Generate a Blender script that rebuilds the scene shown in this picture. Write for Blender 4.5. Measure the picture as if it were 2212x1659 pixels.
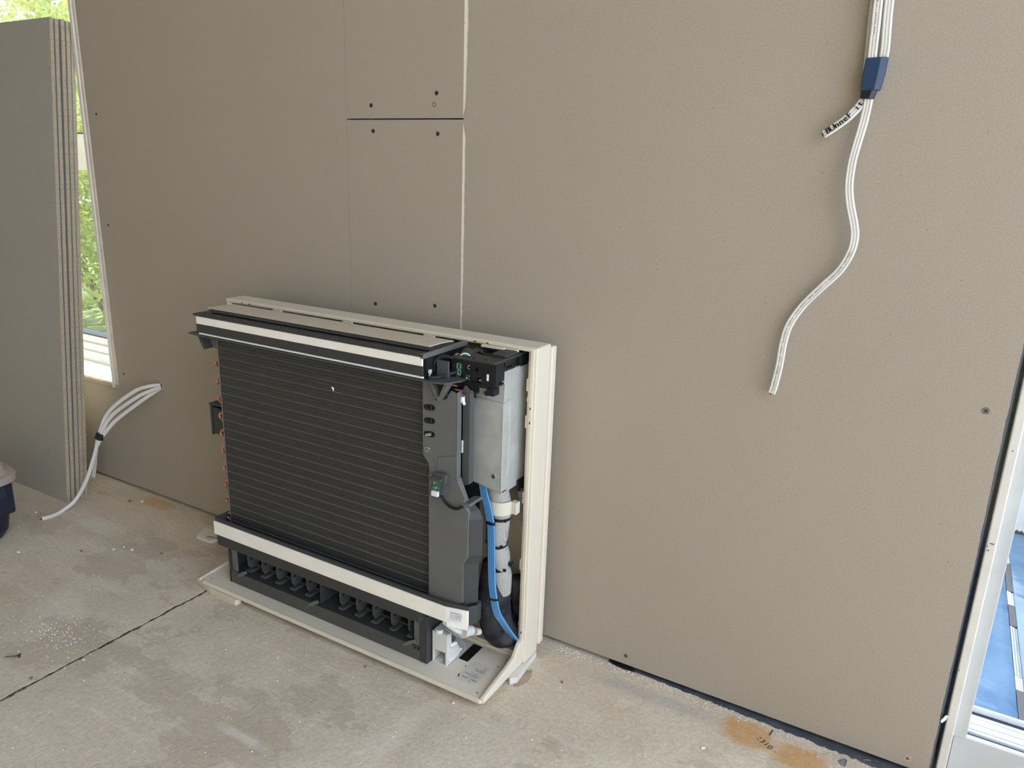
import bpy, bmesh, math, random
from mathutils import Vector, Matrix

random.seed(7)
scene = bpy.context.scene
for _o in list(bpy.data.objects):
    bpy.data.objects.remove(_o, do_unlink=True)
COL = scene.collection

# ------------------------------------------------------------------ camera
YAW, PITCH, ROLL, FPX, CAM_D, CAM_H = -0.519532, -0.277722, 0.033088, 1632.807, 1.170821, 0.893343
_ca, _sa, _cb, _sb = math.cos(YAW), math.sin(YAW), math.cos(PITCH), math.sin(PITCH)
_fw = Vector((_sa * _cb, _ca * _cb, _sb))
_r0 = Vector((_ca, -_sa, 0.0))
_u0 = _r0.cross(_fw)
_r = math.cos(ROLL) * _r0 + math.sin(ROLL) * _u0
_u = -math.sin(ROLL) * _r0 + math.cos(ROLL) * _u0
cam_data = bpy.data.cameras.new('camera')
cam_data.sensor_fit = 'HORIZONTAL'
cam_data.sensor_width = 36.0
cam_data.lens = FPX / 2212.0 * 36.0
cam_data.clip_start = 0.02
cam_data.clip_end = 200
cam = bpy.data.objects.new('camera', cam_data)
COL.objects.link(cam)
cam.matrix_world = Matrix(((_r.x, _u.x, -_fw.x, 0.0), (_r.y, _u.y, -_fw.y, -CAM_D), (_r.z, _u.z, -_fw.z, CAM_H), (0, 0, 0, 1)))
scene.camera = cam

# ------------------------------------------------------------------ daylight
SKY_STRENGTH = 4.1
SUN_STRENGTH = 10.0
world = bpy.data.worlds.new('overcast_sky')
scene.world = world
world.use_nodes = True
_wn = world.node_tree
_wn.nodes.clear()
_bg = _wn.nodes.new('ShaderNodeBackground')
_bg.inputs['Color'].default_value = (0.75, 0.895, 1.16, 1)
_bg.inputs['Strength'].default_value = SKY_STRENGTH
_wo = _wn.nodes.new('ShaderNodeOutputWorld')
_wn.links.new(_bg.outputs[0], _wo.inputs[0])

# warm sun from the garden side: it strikes the garden, the yard behind the house and the floor behind the photographer
_sd = bpy.data.lights.new('sun', 'SUN')
_sd.energy, _sd.angle, _sd.color = SUN_STRENGTH, math.radians(0.53), (1.0, 0.90, 0.62)
_sun = bpy.data.objects.new('sun', _sd)
COL.objects.link(_sun)
_sun.location = (-3, 7, 9)
_sun.rotation_euler = Vector((-0.06, -0.60, -0.80)).to_track_quat('-Z', 'Y').to_euler()

# room extents: the photographed wall is y = 0, the floor z = 0
RX0, RX1, RY0, RZ1 = -4.2, 1.35, -3.6, 3.0
REAR0, REAR1 = 0.35, 1.2          # glazed opening behind the photographer
RIGHT0, RIGHT1 = -3.2, -0.10     # glazed opening in the right-hand wall

def portal(name, loc, rot, sx, sy):
    d = bpy.data.lights.new(name, 'AREA')
    d.shape = 'RECTANGLE'
    d.size, d.size_y = sx, sy
    d.cycles.is_portal = True
    o = bpy.data.objects.new(name, d)
    COL.objects.link(o)
    o.location, o.rotation_euler = loc, rot
    return o
# daylight portals fill the openings of the room (sampling helpers, they emit nothing themselves)
portal('portal_rear', ((REAR0 + REAR1) / 2, RY0 - 0.02, 1.15), (math.radians(90), 0, 0), REAR1 - REAR0, 2.3)
portal('portal_right', (RX1 + 0.02, (RIGHT0 + RIGHT1) / 2, 1.45), (math.radians(90), 0, math.radians(90)), RIGHT1 - RIGHT0, 2.9)
portal('portal_door', ((0.14 + RX1) / 2, 0.16, 1.1), (math.radians(-90), 0, 0), RX1 - 0.14, 2.1)
portal('portal_window', (-2.77, 0.17, 1.2), (math.radians(-90), 0, 0), 1.7, 1.8)

scene.view_settings.view_transform = 'Standard'
scene.view_settings.look = 'None'
scene.view_settings.gamma = 1.0
scene.view_settings.use_curve_mapping = False
scene.view_settings.exposure = 0.0
scene.cycles.use_denoising = True
scene.cycles.use_adaptive_sampling = True
scene.cycles.adaptive_threshold = 0.09
scene.cycles.adaptive_min_samples = 16
scene.cycles.max_bounces = 6
scene.cycles.diffuse_bounces = 4
scene.cycles.transparent_max_bounces = 8
scene.cycles.sample_clamp_indirect = 6.0

# ------------------------------------------------------------------ helpers
def setp(o, label=None, category=None, group=None, kind=None):
    if label: o['label'] = label
    if category: o['category'] = category
    if group: o['group'] = group
    if kind: o['kind'] = kind
    return o

def empty(name, loc, label=None, category=None, group=None, kind=None):
    o = bpy.data.objects.new(name, None)
    o.empty_display_size = 0.05
    COL.objects.link(o)
    o.location = loc
    return setp(o, label, category, group, kind)

class MB:
    """collects shapes and links them as one mesh object"""
    def __init__(s):
        s.v, s.f = [], []
    def add(s, vs, fs):
        n = len(s.v)
        s.v += [tuple(p) for p in vs]
        s.f += [tuple(i + n for i in f) for f in fs]
        return s
    def box(s, x0, x1, y0, y1, z0, z1):
        return s.add([(x0, y0, z0), (x1, y0, z0), (x1, y1, z0), (x0, y1, z0), (x0, y0, z1), (x1, y0, z1), (x1, y1, z1), (x0, y1, z1)],
                     [(0, 3, 2, 1), (4, 5, 6, 7), (0, 1, 5, 4), (1, 2, 6, 5), (2, 3, 7, 6), (3, 0, 4, 7)])
    def prism(s, poly, axis, a, b):
        """poly: 2-D outline; axis 'x' -> (y,z), 'y' -> (x,z), 'z' -> (x,y)"""
        def P(p, t):
            return {'x': (t, p[0], p[1]), 'y': (p[0], t, p[1]), 'z': (p[0], p[1], t)}[axis]
        n = len(poly)
        vs = [P(p, a) for p in poly] + [P(p, b) for p in poly]
        fs = [tuple(range(n)), tuple(range(2 * n - 1, n - 1, -1))]
        fs += [(i, i + n, (i + 1) % n + n, (i + 1) % n) for i in range(n)]
        return s.add(vs, fs)
    def ring(s, outer, inner, axis, a, b):
        """two outlines with the same count of points, extruded: a frame"""
        def P(p, t):
            return {'x': (t, p[0], p[1]), 'y': (p[0], t, p[1]), 'z': (p[0], p[1], t)}[axis]
        n = len(outer)
        vs = [P(p, a) for p in outer] + [P(p, a) for p in inner] + [P(p, b) for p in outer] + [P(p, b) for p in inner]
        fs = []
        for i in range(n):
            j = (i + 1) % n
            fs += [(i, j, n + j, n + i), (2 * n + i, 3 * n + i, 3 * n + j, 2 * n + j), (i, 2 * n + i, 2 * n + j, j), (n + i, n + j, 3 * n + j, 3 * n + i)]
        return s.add(vs, fs)
    def plate(s, x0, x1, z0, z1, y0, y1, holes):
        """upright plate in x/z with rectangular holes cut out"""
        xs = sorted({x0, x1, *[h[0] for h in holes], *[h[1] for h in holes]})
        zs = sorted({z0, z1, *[h[2] for h in holes], *[h[3] for h in holes]})
        for i in range(len(xs) - 1):
            for k in range(len(zs) - 1):
                cx, cz = (xs[i] + xs[i + 1]) / 2, (zs[k] + zs[k + 1]) / 2
                if cx < x0 or cx > x1 or cz < z0 or cz > z1 or any(h[0] < cx < h[1] and h[2] < cz < h[3] for h in holes):
                    continue
                s.box(xs[i], xs[i + 1], y0, y1, zs[k], zs[k + 1])
        return s
    def cyl(s, p0, p1, r0, r1=None, n=16, caps=True):
        r1 = r0 if r1 is None else r1
        p0, p1 = Vector(p0), Vector(p1)
        t = (p1 - p0).normalized()
        a = t.orthogonal().normalized()
        b = t.cross(a)
        vs = []
        for p, r in ((p0, r0), (p1, r1)):
            vs += [p + (a * math.cos(q) + b * math.sin(q)) * r for q in [2 * math.pi * i / n for i in range(n)]]
        fs = [(i, (i + 1) % n, (i + 1) % n + n, i + n) for i in range(n)]
        if caps:
            fs += [tuple(range(n - 1, -1, -1)), tuple(range(n, 2 * n))]
        return s.add(vs, fs)
    def sweep(s, pts, profile, normal=(0, -1, 0), radii=None, caps=True):
        """sweep a closed 2-D profile (w, h) along points; h follows the normal"""
        pts = [Vector(p) for p in pts]
        m = len(profile)
        vs = []
        nrm = Vector(normal).normalized()
        for i, p in enumerate(pts):
            t = (pts[min(i + 1, len(pts) - 1)] - pts[max(i - 1, 0)]).normalized()
            h = nrm - t * nrm.dot(t)
            if h.length < 1e-4:
                h = t.orthogonal()
            h.normalize()
            w = t.cross(h)
            nrm = h if normal == 'follow' else nrm
            k = radii[i] if radii else 1.0
            vs += [p + w * (q[0] * k) + h * (q[1] * k) for q in profile]
        fs = []
        for i in range(len(pts) - 1):
            for j in range(m):
                fs.append((i * m + j, i * m + (j + 1) % m, (i + 1) * m + (j + 1) % m, (i + 1) * m + j))
        if caps:
            fs += [tuple(range(m - 1, -1, -1)), tuple(range((len(pts) - 1) * m, len(pts) * m))]
        return s.add(vs, fs)
    def build(s, name, mat, parent=None, bevel=0.0, smooth=False, seg=2, **props):
        me = bpy.data.meshes.new(name)
        me.from_pydata(s.v, [], s.f)
        bm = bmesh.new()
        bm.from_mesh(me)
        bmesh.ops.recalc_face_normals(bm, faces=bm.faces)
        bm.to_mesh(me)
        bm.free()
        me.materials.append(mat)
        if smooth:
            me.polygons.foreach_set('use_smooth', [True] * len(me.polygons))
        o = bpy.data.objects.new(name, me)
        COL.objects.link(o)
        if parent is not None:
            o.parent = parent
        if bevel:
            b = o.modifiers.new('bevel', 'BEVEL')
            b.width, b.segments, b.limit_method, b.angle_limit = bevel, seg, 'ANGLE', math.radians(35)
            b.harden_normals = False
        return setp(o, **props)

def circ(r, n=14, ry=None):
    ry = r if ry is None else ry
    return [(r * math.cos(2 * math.pi * i / n), ry * math.sin(2 * math.pi * i / n)) for i in range(n)]

def spline(pts, k=8):
    """Catmull-Rom through the points"""
    P = [Vector(p) for p in pts]
    P = [P[0] * 2 - P[1]] + P + [P[-1] * 2 - P[-2]]
    out = []
    for i in range(1, len(P) - 2):
        for j in range(k):
            t = j / k
            a, b, c, d = P[i - 1], P[i], P[i + 1], P[i + 2]
            out.append(0.5 * ((2 * b) + (c - a) * t + (2 * a - 5 * b + 4 * c - d) * t * t + (3 * b - a - 3 * c + d) * t ** 3))
    out.append(P[-2])
    return out

def flat_cable_profile(w, h, lobes=3, seg=5):
    """flat cable with rounded lobes on both faces"""
    lw = w / lobes
    top = []
    for k in range(lobes):
        for i in range(seg):
            t = (i + 0.5) / seg
            top.append((-w / 2 + lw * (k + t), h / 2 * (0.62 + 0.38 * math.sin(math.pi * t) ** 0.7)))
    ends = [(w / 2 + h * 0.12, 0.0)]
    return top + ends + [(x, -y) for x, y in reversed(top)] + [(-w / 2 - h * 0.12, 0.0)]

# ------------------------------------------------------------------ lettering
_glyphs = {}
def glyph_mesh(txt):
    if txt not in _glyphs:
        c = bpy.data.curves.new('lettering', 'FONT')
        c.body = txt
        c.size = 1.0
        c.align_x, c.align_y = 'CENTER', 'CENTER'
        c.resolution_u = 2
        o = bpy.data.objects.new('lettering', c)
        COL.objects.link(o)
        dg = bpy.context.evaluated_depsgraph_get()
        me = bpy.data.meshes.new_from_object(o.evaluated_get(dg))
        _glyphs[txt] = ([v.co.copy() for v in me.vertices], [tuple(p.vertices) for p in me.polygons])
        bpy.data.objects.remove(o)
        bpy.data.curves.remove(c)
        bpy.data.meshes.remove(me)
    return _glyphs[txt]

def write(mb, txt, origin, right, up, size):
    """flat lettering: origin is the centre of the line"""
    vs, fs = glyph_mesh(txt)
    o, r, u = Vector(origin), Vector(right).normalized(), Vector(up).normalized()
    mb.add([o + r * (v.x * size) + u * (v.y * size) for v in vs], fs)

def write_along(mb, txt, pts, size, step, start, normal=(0, -1, 0), lift=0.0027, upsign=1):
    """one letter after the other along a polyline"""
    pts = [Vector(p) for p in pts]
    ds = [0.0]
    for a, b in zip(pts, pts[1:]):
        ds.append(ds[-1] + (b - a).length)
    n = Vector(normal).normalized()
    d = start
    for ch in txt:
        if ch != ' ' and d < ds[-1]:
            i = max(k for k in range(len(ds)) if ds[k] <= d)
            i = min(i, len(pts) - 2)
            t = (d - ds[i]) / max(ds[i + 1] - ds[i], 1e-9)
            p = pts[i].lerp(pts[i + 1], t)
            tan = (pts[i + 1] - pts[i]).normalized()
            h = (n - tan * n.dot(tan)).normalized()
            up = h.cross(tan) * upsign
            write(mb, ch, p + h * lift, tan * 1, up, size)
        d += step

# ------------------------------------------------------------------ materials
def lin(r, g, b):
    def f(c):
        c /= 255.0
        return c / 12.92 if c <= 0.04045 else ((c + 0.055) / 1.055) ** 2.4
    return (f(r), f(g), f(b), 1.0)

class NT:
    def __init__(s, name):
        s.m = bpy.data.materials.new(name)
        s.m.use_nodes = True
        s.t = s.m.node_tree
        s.t.nodes.clear()
        s.out = s.t.nodes.new('ShaderNodeOutputMaterial')
        s.b = s.t.nodes.new('ShaderNodeBsdfPrincipled')
        s.t.links.new(s.b.outputs[0], s.out.inputs[0])
    def n(s, kind, **kw):
        x = s.t.nodes.new('ShaderNode' + kind)
        for k, v in kw.items():
            if k in x.inputs.keys():
                x.inputs[k].default_value = v
            else:
                setattr(x, k, v)
        return x
    def l(s, a, b):
        s.t.links.new(a, b)
    def pos(s):
        if not hasattr(s, '_g'):
            s._g = s.n('NewGeometry')
        return s._g.outputs['Position']
    def obj(s):
        if not hasattr(s, '_tc'):
            s._tc = s.n('TexCoord')
        return s._tc.outputs['Object']
    def noise(s, scale, detail=4.0, rough=0.55, vec=None, stretch=None):
        v = vec or s.obj()
        if stretch:
            mp = s.n('Mapping')
            mp.inputs['Scale'].default_value = stretch
            s.l(v, mp.inputs['Vector'])
            v = mp.outputs[0]
        x = s.n('TexNoise')
        x.inputs['Scale'].default_value = scale
        x.inputs['Detail'].default_value = detail
        x.inputs['Roughness'].default_value = rough
        s.l(v, x.inputs['Vector'])
        return x.outputs['Fac']
    def ramp(s, fac, stops):
        r = s.n('ValToRGB')
        e = r.color_ramp.elements
        while len(e) < len(stops):
            e.new(0.5)
        for i, (p, c) in enumerate(stops):
            e[i].position = p
            e[i].color = c if len(c) == 4 else (*c, 1)
        s.l(fac, r.inputs[0])
        return r.outputs[0]
    def math(s, op, a, b=None, clamp=False):
        m = s.n('Math', operation=op, use_clamp=clamp)
        for i, v in enumerate((a, b)):
            if v is None: continue
            if isinstance(v, (int, float)): m.inputs[i].default_value = v
            else: s.l(v, m.inputs[i])
        return m.outputs[0]
    def mix(s, fac, a, b, mode='MIX'):
        m = s.n('Mix', data_type='RGBA', blend_type=mode)
        for sock, v in ((m.inputs[0], fac), (m.inputs[6], a), (m.inputs[7], b)):
            if isinstance(v, (int, float)): sock.default_value = v
            elif isinstance(v, tuple): sock.default_value = v
            else: s.l(v, sock)
        return m.outputs[2]
    def bump(s, h, strength=0.2, dist=0.002):
        b = s.n('Bump')
        b.inputs['Strength'].default_value = strength
        b.inputs['Distance'].default_value = dist
        s.l(h, b.inputs['Height'])
        s.l(b.outputs[0], s.b.inputs['Normal'])
    def color(s, c):
        if isinstance(c, tuple): s.b.inputs['Base Color'].default_value = c
        else: s.l(c, s.b.inputs['Base Color'])
    def set(s, rough=0.5, metal=0.0, spec=0.5, trans=0.0, ior=1.45):
        s.b.inputs['Roughness'].default_value = rough
        s.b.inputs['Metallic'].default_value = metal
        s.b.inputs['Specular IOR Level'].default_value = spec
        s.b.inputs['Transmission Weight'].default_value = trans
        s.b.inputs['IOR'].default_value = ior
        return s

M = {}
def simple(name, col, rough=0.5, metal=0.0, spec=0.5, grain=0.0, gscale=400.0, var=0.06):
    """plain plastic / metal with a slight procedural grain"""
    t = NT(name).set(rough, metal, spec)
    c = col
    nz = t.noise(18.0, 3.0)
    d = tuple(x * (1 - var) for x in c[:3]) + (1,)
    e = tuple(min(1, x * (1 + var)) for x in c[:3]) + (1,)
    t.color(t.ramp(nz, [(0.3, d), (0.7, e)]))
    if grain:
        t.bump(t.noise(gscale, 2.0), grain, 0.0006)
    M[name] = t.m
    return t

simple('cream_plastic', (0.74, 0.665, 0.525, 1), 0.42, spec=0.4, grain=0.05, gscale=900, var=0.02)
simple('cream_panel', (0.63, 0.55, 0.415, 1), 0.5, spec=0.4, grain=0.08, gscale=900, var=0.02)
simple('charcoal_plastic', (0.050, 0.050, 0.047, 1), 0.5, spec=0.35, grain=0.15, gscale=900)
simple('grey_plastic', (0.135, 0.135, 0.125, 1), 0.45, spec=0.4, grain=0.08, gscale=900)
simple('mid_grey_plastic', (0.078, 0.078, 0.073, 1), 0.48, spec=0.4, grain=0.08, gscale=900)
simple('black_plastic', (0.012, 0.012, 0.013, 1), 0.45, spec=0.4, grain=0.1, gscale=900)
simple('cavity_black', (0.010, 0.010, 0.010, 1), 0.7, spec=0.2)
simple('foam_white', (0.93, 0.88, 0.765, 1), 0.9, spec=0.1, grain=0.25, gscale=700, var=0.03)
simple('white_plastic', (0.80, 0.80, 0.78, 1), 0.4, spec=0.4)
simple('nylon_white', (0.66, 0.63, 0.49, 1), 0.35, spec=0.5)
simple('copper', (0.66, 0.34, 0.22, 1), 0.35, metal=1.0)
simple('screw_steel', (0.62, 0.62, 0.60, 1), 0.3, metal=1.0)
simple('screw_dark', (0.10, 0.085, 0.065, 1), 0.5, metal=0.6)
simple('screw_socket', (0.02, 0.018, 0.015, 1), 0.6)
simple('screw_grey', (0.20, 0.18, 0.165, 1), 0.5, metal=0.4)
simple('screw_pink', (0.55, 0.36, 0.33, 1), 0.45)
simple('blue_sheath', (0.095, 0.29, 0.56, 1), 0.42, spec=0.45)
simple('grey_sheath', (0.22, 0.225, 0.235, 1), 0.5)
simple('white_sheath', (0.70, 0.67, 0.60, 1), 0.38, spec=0.45)
simple('blue_tape', (0.023, 0.052, 0.110, 1), 0.33, spec=0.5, grain=0.5, gscale=120)
simple('black_tape', (0.010, 0.016, 0.022, 1), 0.38, spec=0.5, grain=0.4, gscale=140)
simple('print_ink', (0.045, 0.043, 0.045, 1), 0.7)
simple('marker_ink', (0.016, 0.016, 0.030, 1), 0.6)
simple('paper_label', (0.80, 0.775, 0.74, 1), 0.55)
simple('film_label', (0.66, 0.61, 0.515, 1), 0.35)
simple('pcb_green', (0.020, 0.13, 0.065, 1), 0.35)
simple('pcb_bright_green', (0.015, 0.20, 0.06, 1), 0.35)
simple('painted_jamb', (0.70, 0.665, 0.60, 1), 0.5, grain=0.2, gscale=90, var=0.06)
simple('white_aluminium', (0.54, 0.56, 0.55, 1), 0.35, spec=0.5)
simple('white_upvc', (0.84, 0.85, 0.86, 1), 0.35)
simple('dark_seal', (0.035, 0.045, 0.060, 1), 0.6)
simple('membrane', (0.070, 0.076, 0.088, 1), 0.8, grain=0.8, gscale=160, var=0.35)
simple('amber_plastic', (0.60, 0.27, 0.035, 1), 0.35)
simple('navy_plastic', (0.012, 0.016, 0.030, 1), 0.4)
simple('red_core', (0.50, 0.03, 0.03, 1), 0.5)
simple('cut_timber', (0.66, 0.57, 0.44, 1), 0.7, grain=0.4, gscale=80, var=0.12)
simple('render_white', (0.82, 0.82, 0.81, 1), 0.8)
simple('ceiling_paint', (0.46, 0.40, 0.31, 1), 0.85)
simple('bark', (0.16, 0.12, 0.085, 1), 0.9, grain=0.6, gscale=40)
simple('card_white', (0.86, 0.85, 0.83, 1), 0.7)
simple('stone_chip', (0.74, 0.72, 0.66, 1), 0.85, grain=0.5, gscale=200, var=0.1)
simple('grey_chip', (0.16, 0.15, 0.15, 1), 0.8)

simple('bounce_fence_timber', (0.62, 0.52, 0.32, 1), 0.8, grain=0.4, gscale=30, var=0.1)
simple('yard_paving', (0.60, 0.53, 0.42, 1), 0.85, grain=0.3, gscale=20, var=0.1)

# galvanised steel with faint cloudy spangle
t = NT('galvanised').set(0.45, 0.35)
t.color(t.ramp(t.noise(26, 5.0), [(0.25, (0.44, 0.445, 0.41, 1)), (0.75, (0.62, 0.62, 0.575, 1))]))
t.bump(t.noise(300, 2.0), 0.05, 0.0005)
M['galvanised'] = t.m

# plasterboard paper: warm grey, fibre flecks
def board(name, base, fleck):
    t = NT(name).set(0.85, 0, 0.18)
    c = tuple(base)
    a = t.noise(2.2, 3.0)
    col = t.ramp(a, [(0.25, tuple(x * 0.955 for x in c) + (1,)), (0.75, tuple(x * 1.03 for x in c) + (1,))])
    fine = t.noise(420, 3.0, 0.7)
    col = t.mix(0.30, col, t.ramp(fine, [(0.30, tuple(x * 0.62 for x in c) + (1,)), (0.72, tuple(min(1, x * 1.30) for x in c) + (1,))]))
    v = t.n('TexVoronoi')
    v.inputs['Scale'].default_value = 62
    t.l(t.obj(), v.inputs['Vector'])
    spot = t.math('LESS_THAN', v.outputs['Distance'], 0.055)
    pick = t.noise(31.0, 1.0)
    spot = t.math('MULTIPLY', spot, t.math('GREATER_THAN', pick, 0.56))
    col = t.mix(t.math('MULTIPLY', spot, 0.55), col, fleck)
    t.color(col)
    t.bump(t.noise(520, 3.0), 0.12, 0.0006)
    M[name] = t.m
board('board_paper', (0.398, 0.344, 0.272), (0.10, 0.08, 0.06, 1))
board('board_paper_grey', (0.385, 0.362, 0.300), (0.12, 0.11, 0.09, 1))

t = NT('gypsum').set(0.9, 0, 0.1)
t.color(t.ramp(t.noise(160, 5.0, 0.7), [(0.25, (0.50, 0.44, 0.34, 1)), (0.42, (0.80, 0.745, 0.63, 1))]))
t.bump(t.noise(240, 4.0), 0.3, 0.001)
M['gypsum'] = t.m
t = NT('board_core').set(0.9, 0, 0.1)
t.color(t.ramp(t.noise(180, 5.0, 0.7), [(0.30, (0.34, 0.27, 0.175, 1)), (0.6, (0.49, 0.395, 0.265, 1))]))
t.bump(t.noise(300, 4.0), 0.5, 0.0015)
M['board_core'] = t.m

# concrete slab: trowel clouds, dust smears, brushed ridges, orange marking paint
t = NT('concrete').set(0.8, 0, 0.25)
P = t.pos()
sep = t.n('SeparateXYZ'); t.l(P, sep.inputs[0])
X, Y = sep.outputs[0], sep.outputs[1]
big = t.noise(1.7, 5.0, 0.6, P)
mid = t.noise(7.5, 6.0, 0.62, P)
streak = t.noise(5.0, 5.0, 0.65, P, (1.0, 5.5, 1.0))
fine = t.noise(130, 6.0, 0.75, P)
col = t.ramp(big, [(0.28, (0.56, 0.44, 0.295, 1)), (0.5, (0.70, 0.58, 0.42, 1)), (0.72, (0.80, 0.69, 0.535, 1))])
col = t.mix(0.40, col, t.ramp(mid, [(0.30, (0.44, 0.34, 0.22, 1)), (0.52, (0.72, 0.60, 0.435, 1)), (0.72, (0.87, 0.76, 0.59, 1))]))
dust = t.ramp(streak, [(0.57, (0, 0, 0, 1)), (0.74, (1, 1, 1, 1))])
col = t.mix(t.math('MULTIPLY', dust, 0.45), col, (0.80, 0.765, 0.68, 1))
col = t.mix(0.34, col, t.ramp(fine, [(0.3, (0.34, 0.28, 0.205, 1)), (0.7, (0.86, 0.78, 0.65, 1))]))
# worn darker patches and pale trowel sweeps
patch = t.ramp(t.noise(3.1, 6.0, 0.68, P, (1.0, 1.6, 1.0)), [(0.535, (0, 0, 0, 1)), (0.550, (1, 1, 1, 1))])
col = t.mix(t.math('MULTIPLY', patch, 0.36), col, (0.42, 0.33, 0.235, 1))
rot = t.n('Mapping'); rot.inputs['Rotation'].default_value = (0, 0, 0.9); rot.inputs['Scale'].default_value = (1.2, 9.0, 1.0)
t.l(P, rot.inputs['Vector'])
sw_ = t.n('TexNoise'); sw_.inputs['Scale'].default_value = 3.2; sw_.inputs['Detail'].default_value = 7.0; sw_.inputs['Roughness'].default_value = 0.7
t.l(rot.outputs[0], sw_.inputs['Vector'])
sweepf = t.ramp(sw_.outputs['Fac'], [(0.56, (0, 0, 0, 1)), (0.72, (1, 1, 1, 1))])
col = t.mix(t.math('MULTIPLY', sweepf, 0.40), col, (0.88, 0.80, 0.67, 1))
# dark specks
v = t.n('TexVoronoi'); v.inputs['Scale'].default_value = 34
t.l(P, v.inputs['Vector'])
spot = t.math('MULTIPLY', t.math('LESS_THAN', v.outputs['Distance'], 0.045), t.math('GREATER_THAN', t.noise(19, 1.0, 0.5, P), 0.55))
col = t.mix(t.math('MULTIPLY', spot, 0.7), col, (0.12, 0.095, 0.07, 1))
# sprayed orange set-out marks: soft blobs with ragged edges
def blob(cx, cy, rx, ry, soft=0.35):
    dx = t.math('DIVIDE', t.math('SUBTRACT', X, cx), rx)
    dy = t.math('DIVIDE', t.math('SUBTRACT', Y, cy), ry)
    d = t.math('POWER', t.math('ADD', t.math('POWER', t.math('ABSOLUTE', dx), 3.0), t.math('POWER', t.math('ABSOLUTE', dy), 3.0)), 0.333)
    d = t.math('ADD', d, t.math('MULTIPLY', t.math('SUBTRACT', t.noise(38, 5.0, 0.7, P), 0.5), 0.9))
    return t.ramp(d, [(1.0 - soft if soft < 1 else 0.0, (1, 1, 1, 1)), (1.0, (0, 0, 0, 1))])
orange = t.math('MAXIMUM', blob(-0.168, -0.050, 0.050, 0.036), blob(-0.083, -0.062, 0.046, 0.032))
orange = t.math('MAXIMUM', orange, t.math('MULTIPLY', blob(-1.735, -0.030, 0.070, 0.026), 0.8))
col = t.mix(t.math('MULTIPLY', orange, t.math('ADD', t.math('MULTIPLY', t.noise(60, 4.0, 0.7, P), 0.7), 0.30)), col, (0.58, 0.285, 0.055, 1))
# pale swept plaster dust
for (cx, cy, rx, ry, am) in ((-1.45, -0.44, 0.075, 0.05, 0.40), (-1.75, -0.19, 0.13, 0.035, 0.45), (-1.62, -0.25, 0.12, 0.03, 0.25), (-0.86, -0.50, 0.07, 0.012, 0.5), (-0.66, -0.36, 0.035, 0.10, 0.35)):
    col = t.mix(t.math('MULTIPLY', blob(cx, cy, rx, ry, 0.7), am), col, (0.82, 0.775, 0.655, 1))
col = t.mix(t.math('MULTIPLY', blob(-0.335, -0.050, 0.15, 0.020, 0.6), 0.45), col, (0.40, 0.395, 0.375, 1))
t.color(col)
h = t.math('ADD', t.math('MULTIPLY', mid, 0.8), t.math('MULTIPLY', t.noise(90, 5.0, 0.7, P), 0.5))
w = t.n('TexWave', wave_type='BANDS', bands_direction='Y')
w.inputs['Scale'].default_value = 34; w.inputs['Distortion'].default_value = 2.2; w.inputs['Detail'].default_value = 3
t.l(P, w.inputs['Vector'])
h = t.math('ADD', h, t.math('MULTIPLY', w.outputs['Fac'], 0.025))
t.bump(h, 0.7, 0.006)
M['concrete'] = t.m

t = NT('joint_dirt').set(0.95, 0, 0.1)
t.color(t.ramp(t.noise(120, 5.0, 0.7), [(0.38, (0.045, 0.036, 0.028, 1)), (0.55, (0.16, 0.13, 0.10, 1)), (0.72, (0.50, 0.43, 0.33, 1))]))
M['joint_dirt'] = t.m

# coated fins: near-black with fine upright lamella lines
t = NT('fin_black').set(0.38, 0.15, 0.5)
w = t.n('TexWave', wave_type='BANDS', bands_direction='X')
w.inputs['Scale'].default_value = 240
t.l(t.obj(), w.inputs['Vector'])
t.color(t.mix(w.outputs['Fac'], (0.026, 0.027, 0.026, 1), (0.062, 0.062, 0.058, 1)))
t.bump(w.outputs['Fac'], 0.25, 0.0006)
M['fin_black'] = t.m
simple('fin_edge', (0.165, 0.160, 0.140, 1), 0.4, metal=0.3)
simple('fin_seam', (0.085, 0.085, 0.080, 1), 0.5)
simple('sarking', (0.095, 0.11, 0.135, 1), 0.8)
simple('highlight_steel', (0.85, 0.85, 0.82, 1), 0.25, metal=0.6)
simple('dull_copper', (0.14, 0.06, 0.04, 1), 0.4, metal=0.6)
simple('clip_grey', (0.50, 0.50, 0.48, 1), 0.45)
simple('end_plate', (0.30, 0.31, 0.31, 1), 0.4, metal=0.7)

# woven sleeve around the pipes
t = NT('woven_sleeve').set(0.7, 0, 0.3)
def bands(dirn, sc):
    w = t.n('TexWave', wave_type='BANDS', bands_direction=dirn)
    w.inputs['Scale'].default_value = sc
    w.inputs['Distortion'].default_value = 0.6
    t.l(t.obj(), w.inputs['Vector'])
    return w.outputs['Fac']
g = t.math('MULTIPLY', bands('Z', 100), bands('X', 120))
t.color(t.ramp(g, [(0.02, (0.34, 0.325, 0.285, 1)), (0.35, (0.50, 0.48, 0.425, 1))]))
t.bump(g, 0.7, 0.001)
M['woven_sleeve'] = t.m

# dusty rubber insulation
t = NT('rubber_foam').set(0.75, 0, 0.25)
t.color(t.ramp(t.noise(28, 6.0, 0.65), [(0.40, (0.014, 0.015, 0.019, 1)), (0.78, (0.085, 0.082, 0.078, 1))]))
t.bump(t.noise(60, 4.0), 0.25, 0.002)
M['rubber_foam'] = t.m

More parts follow.
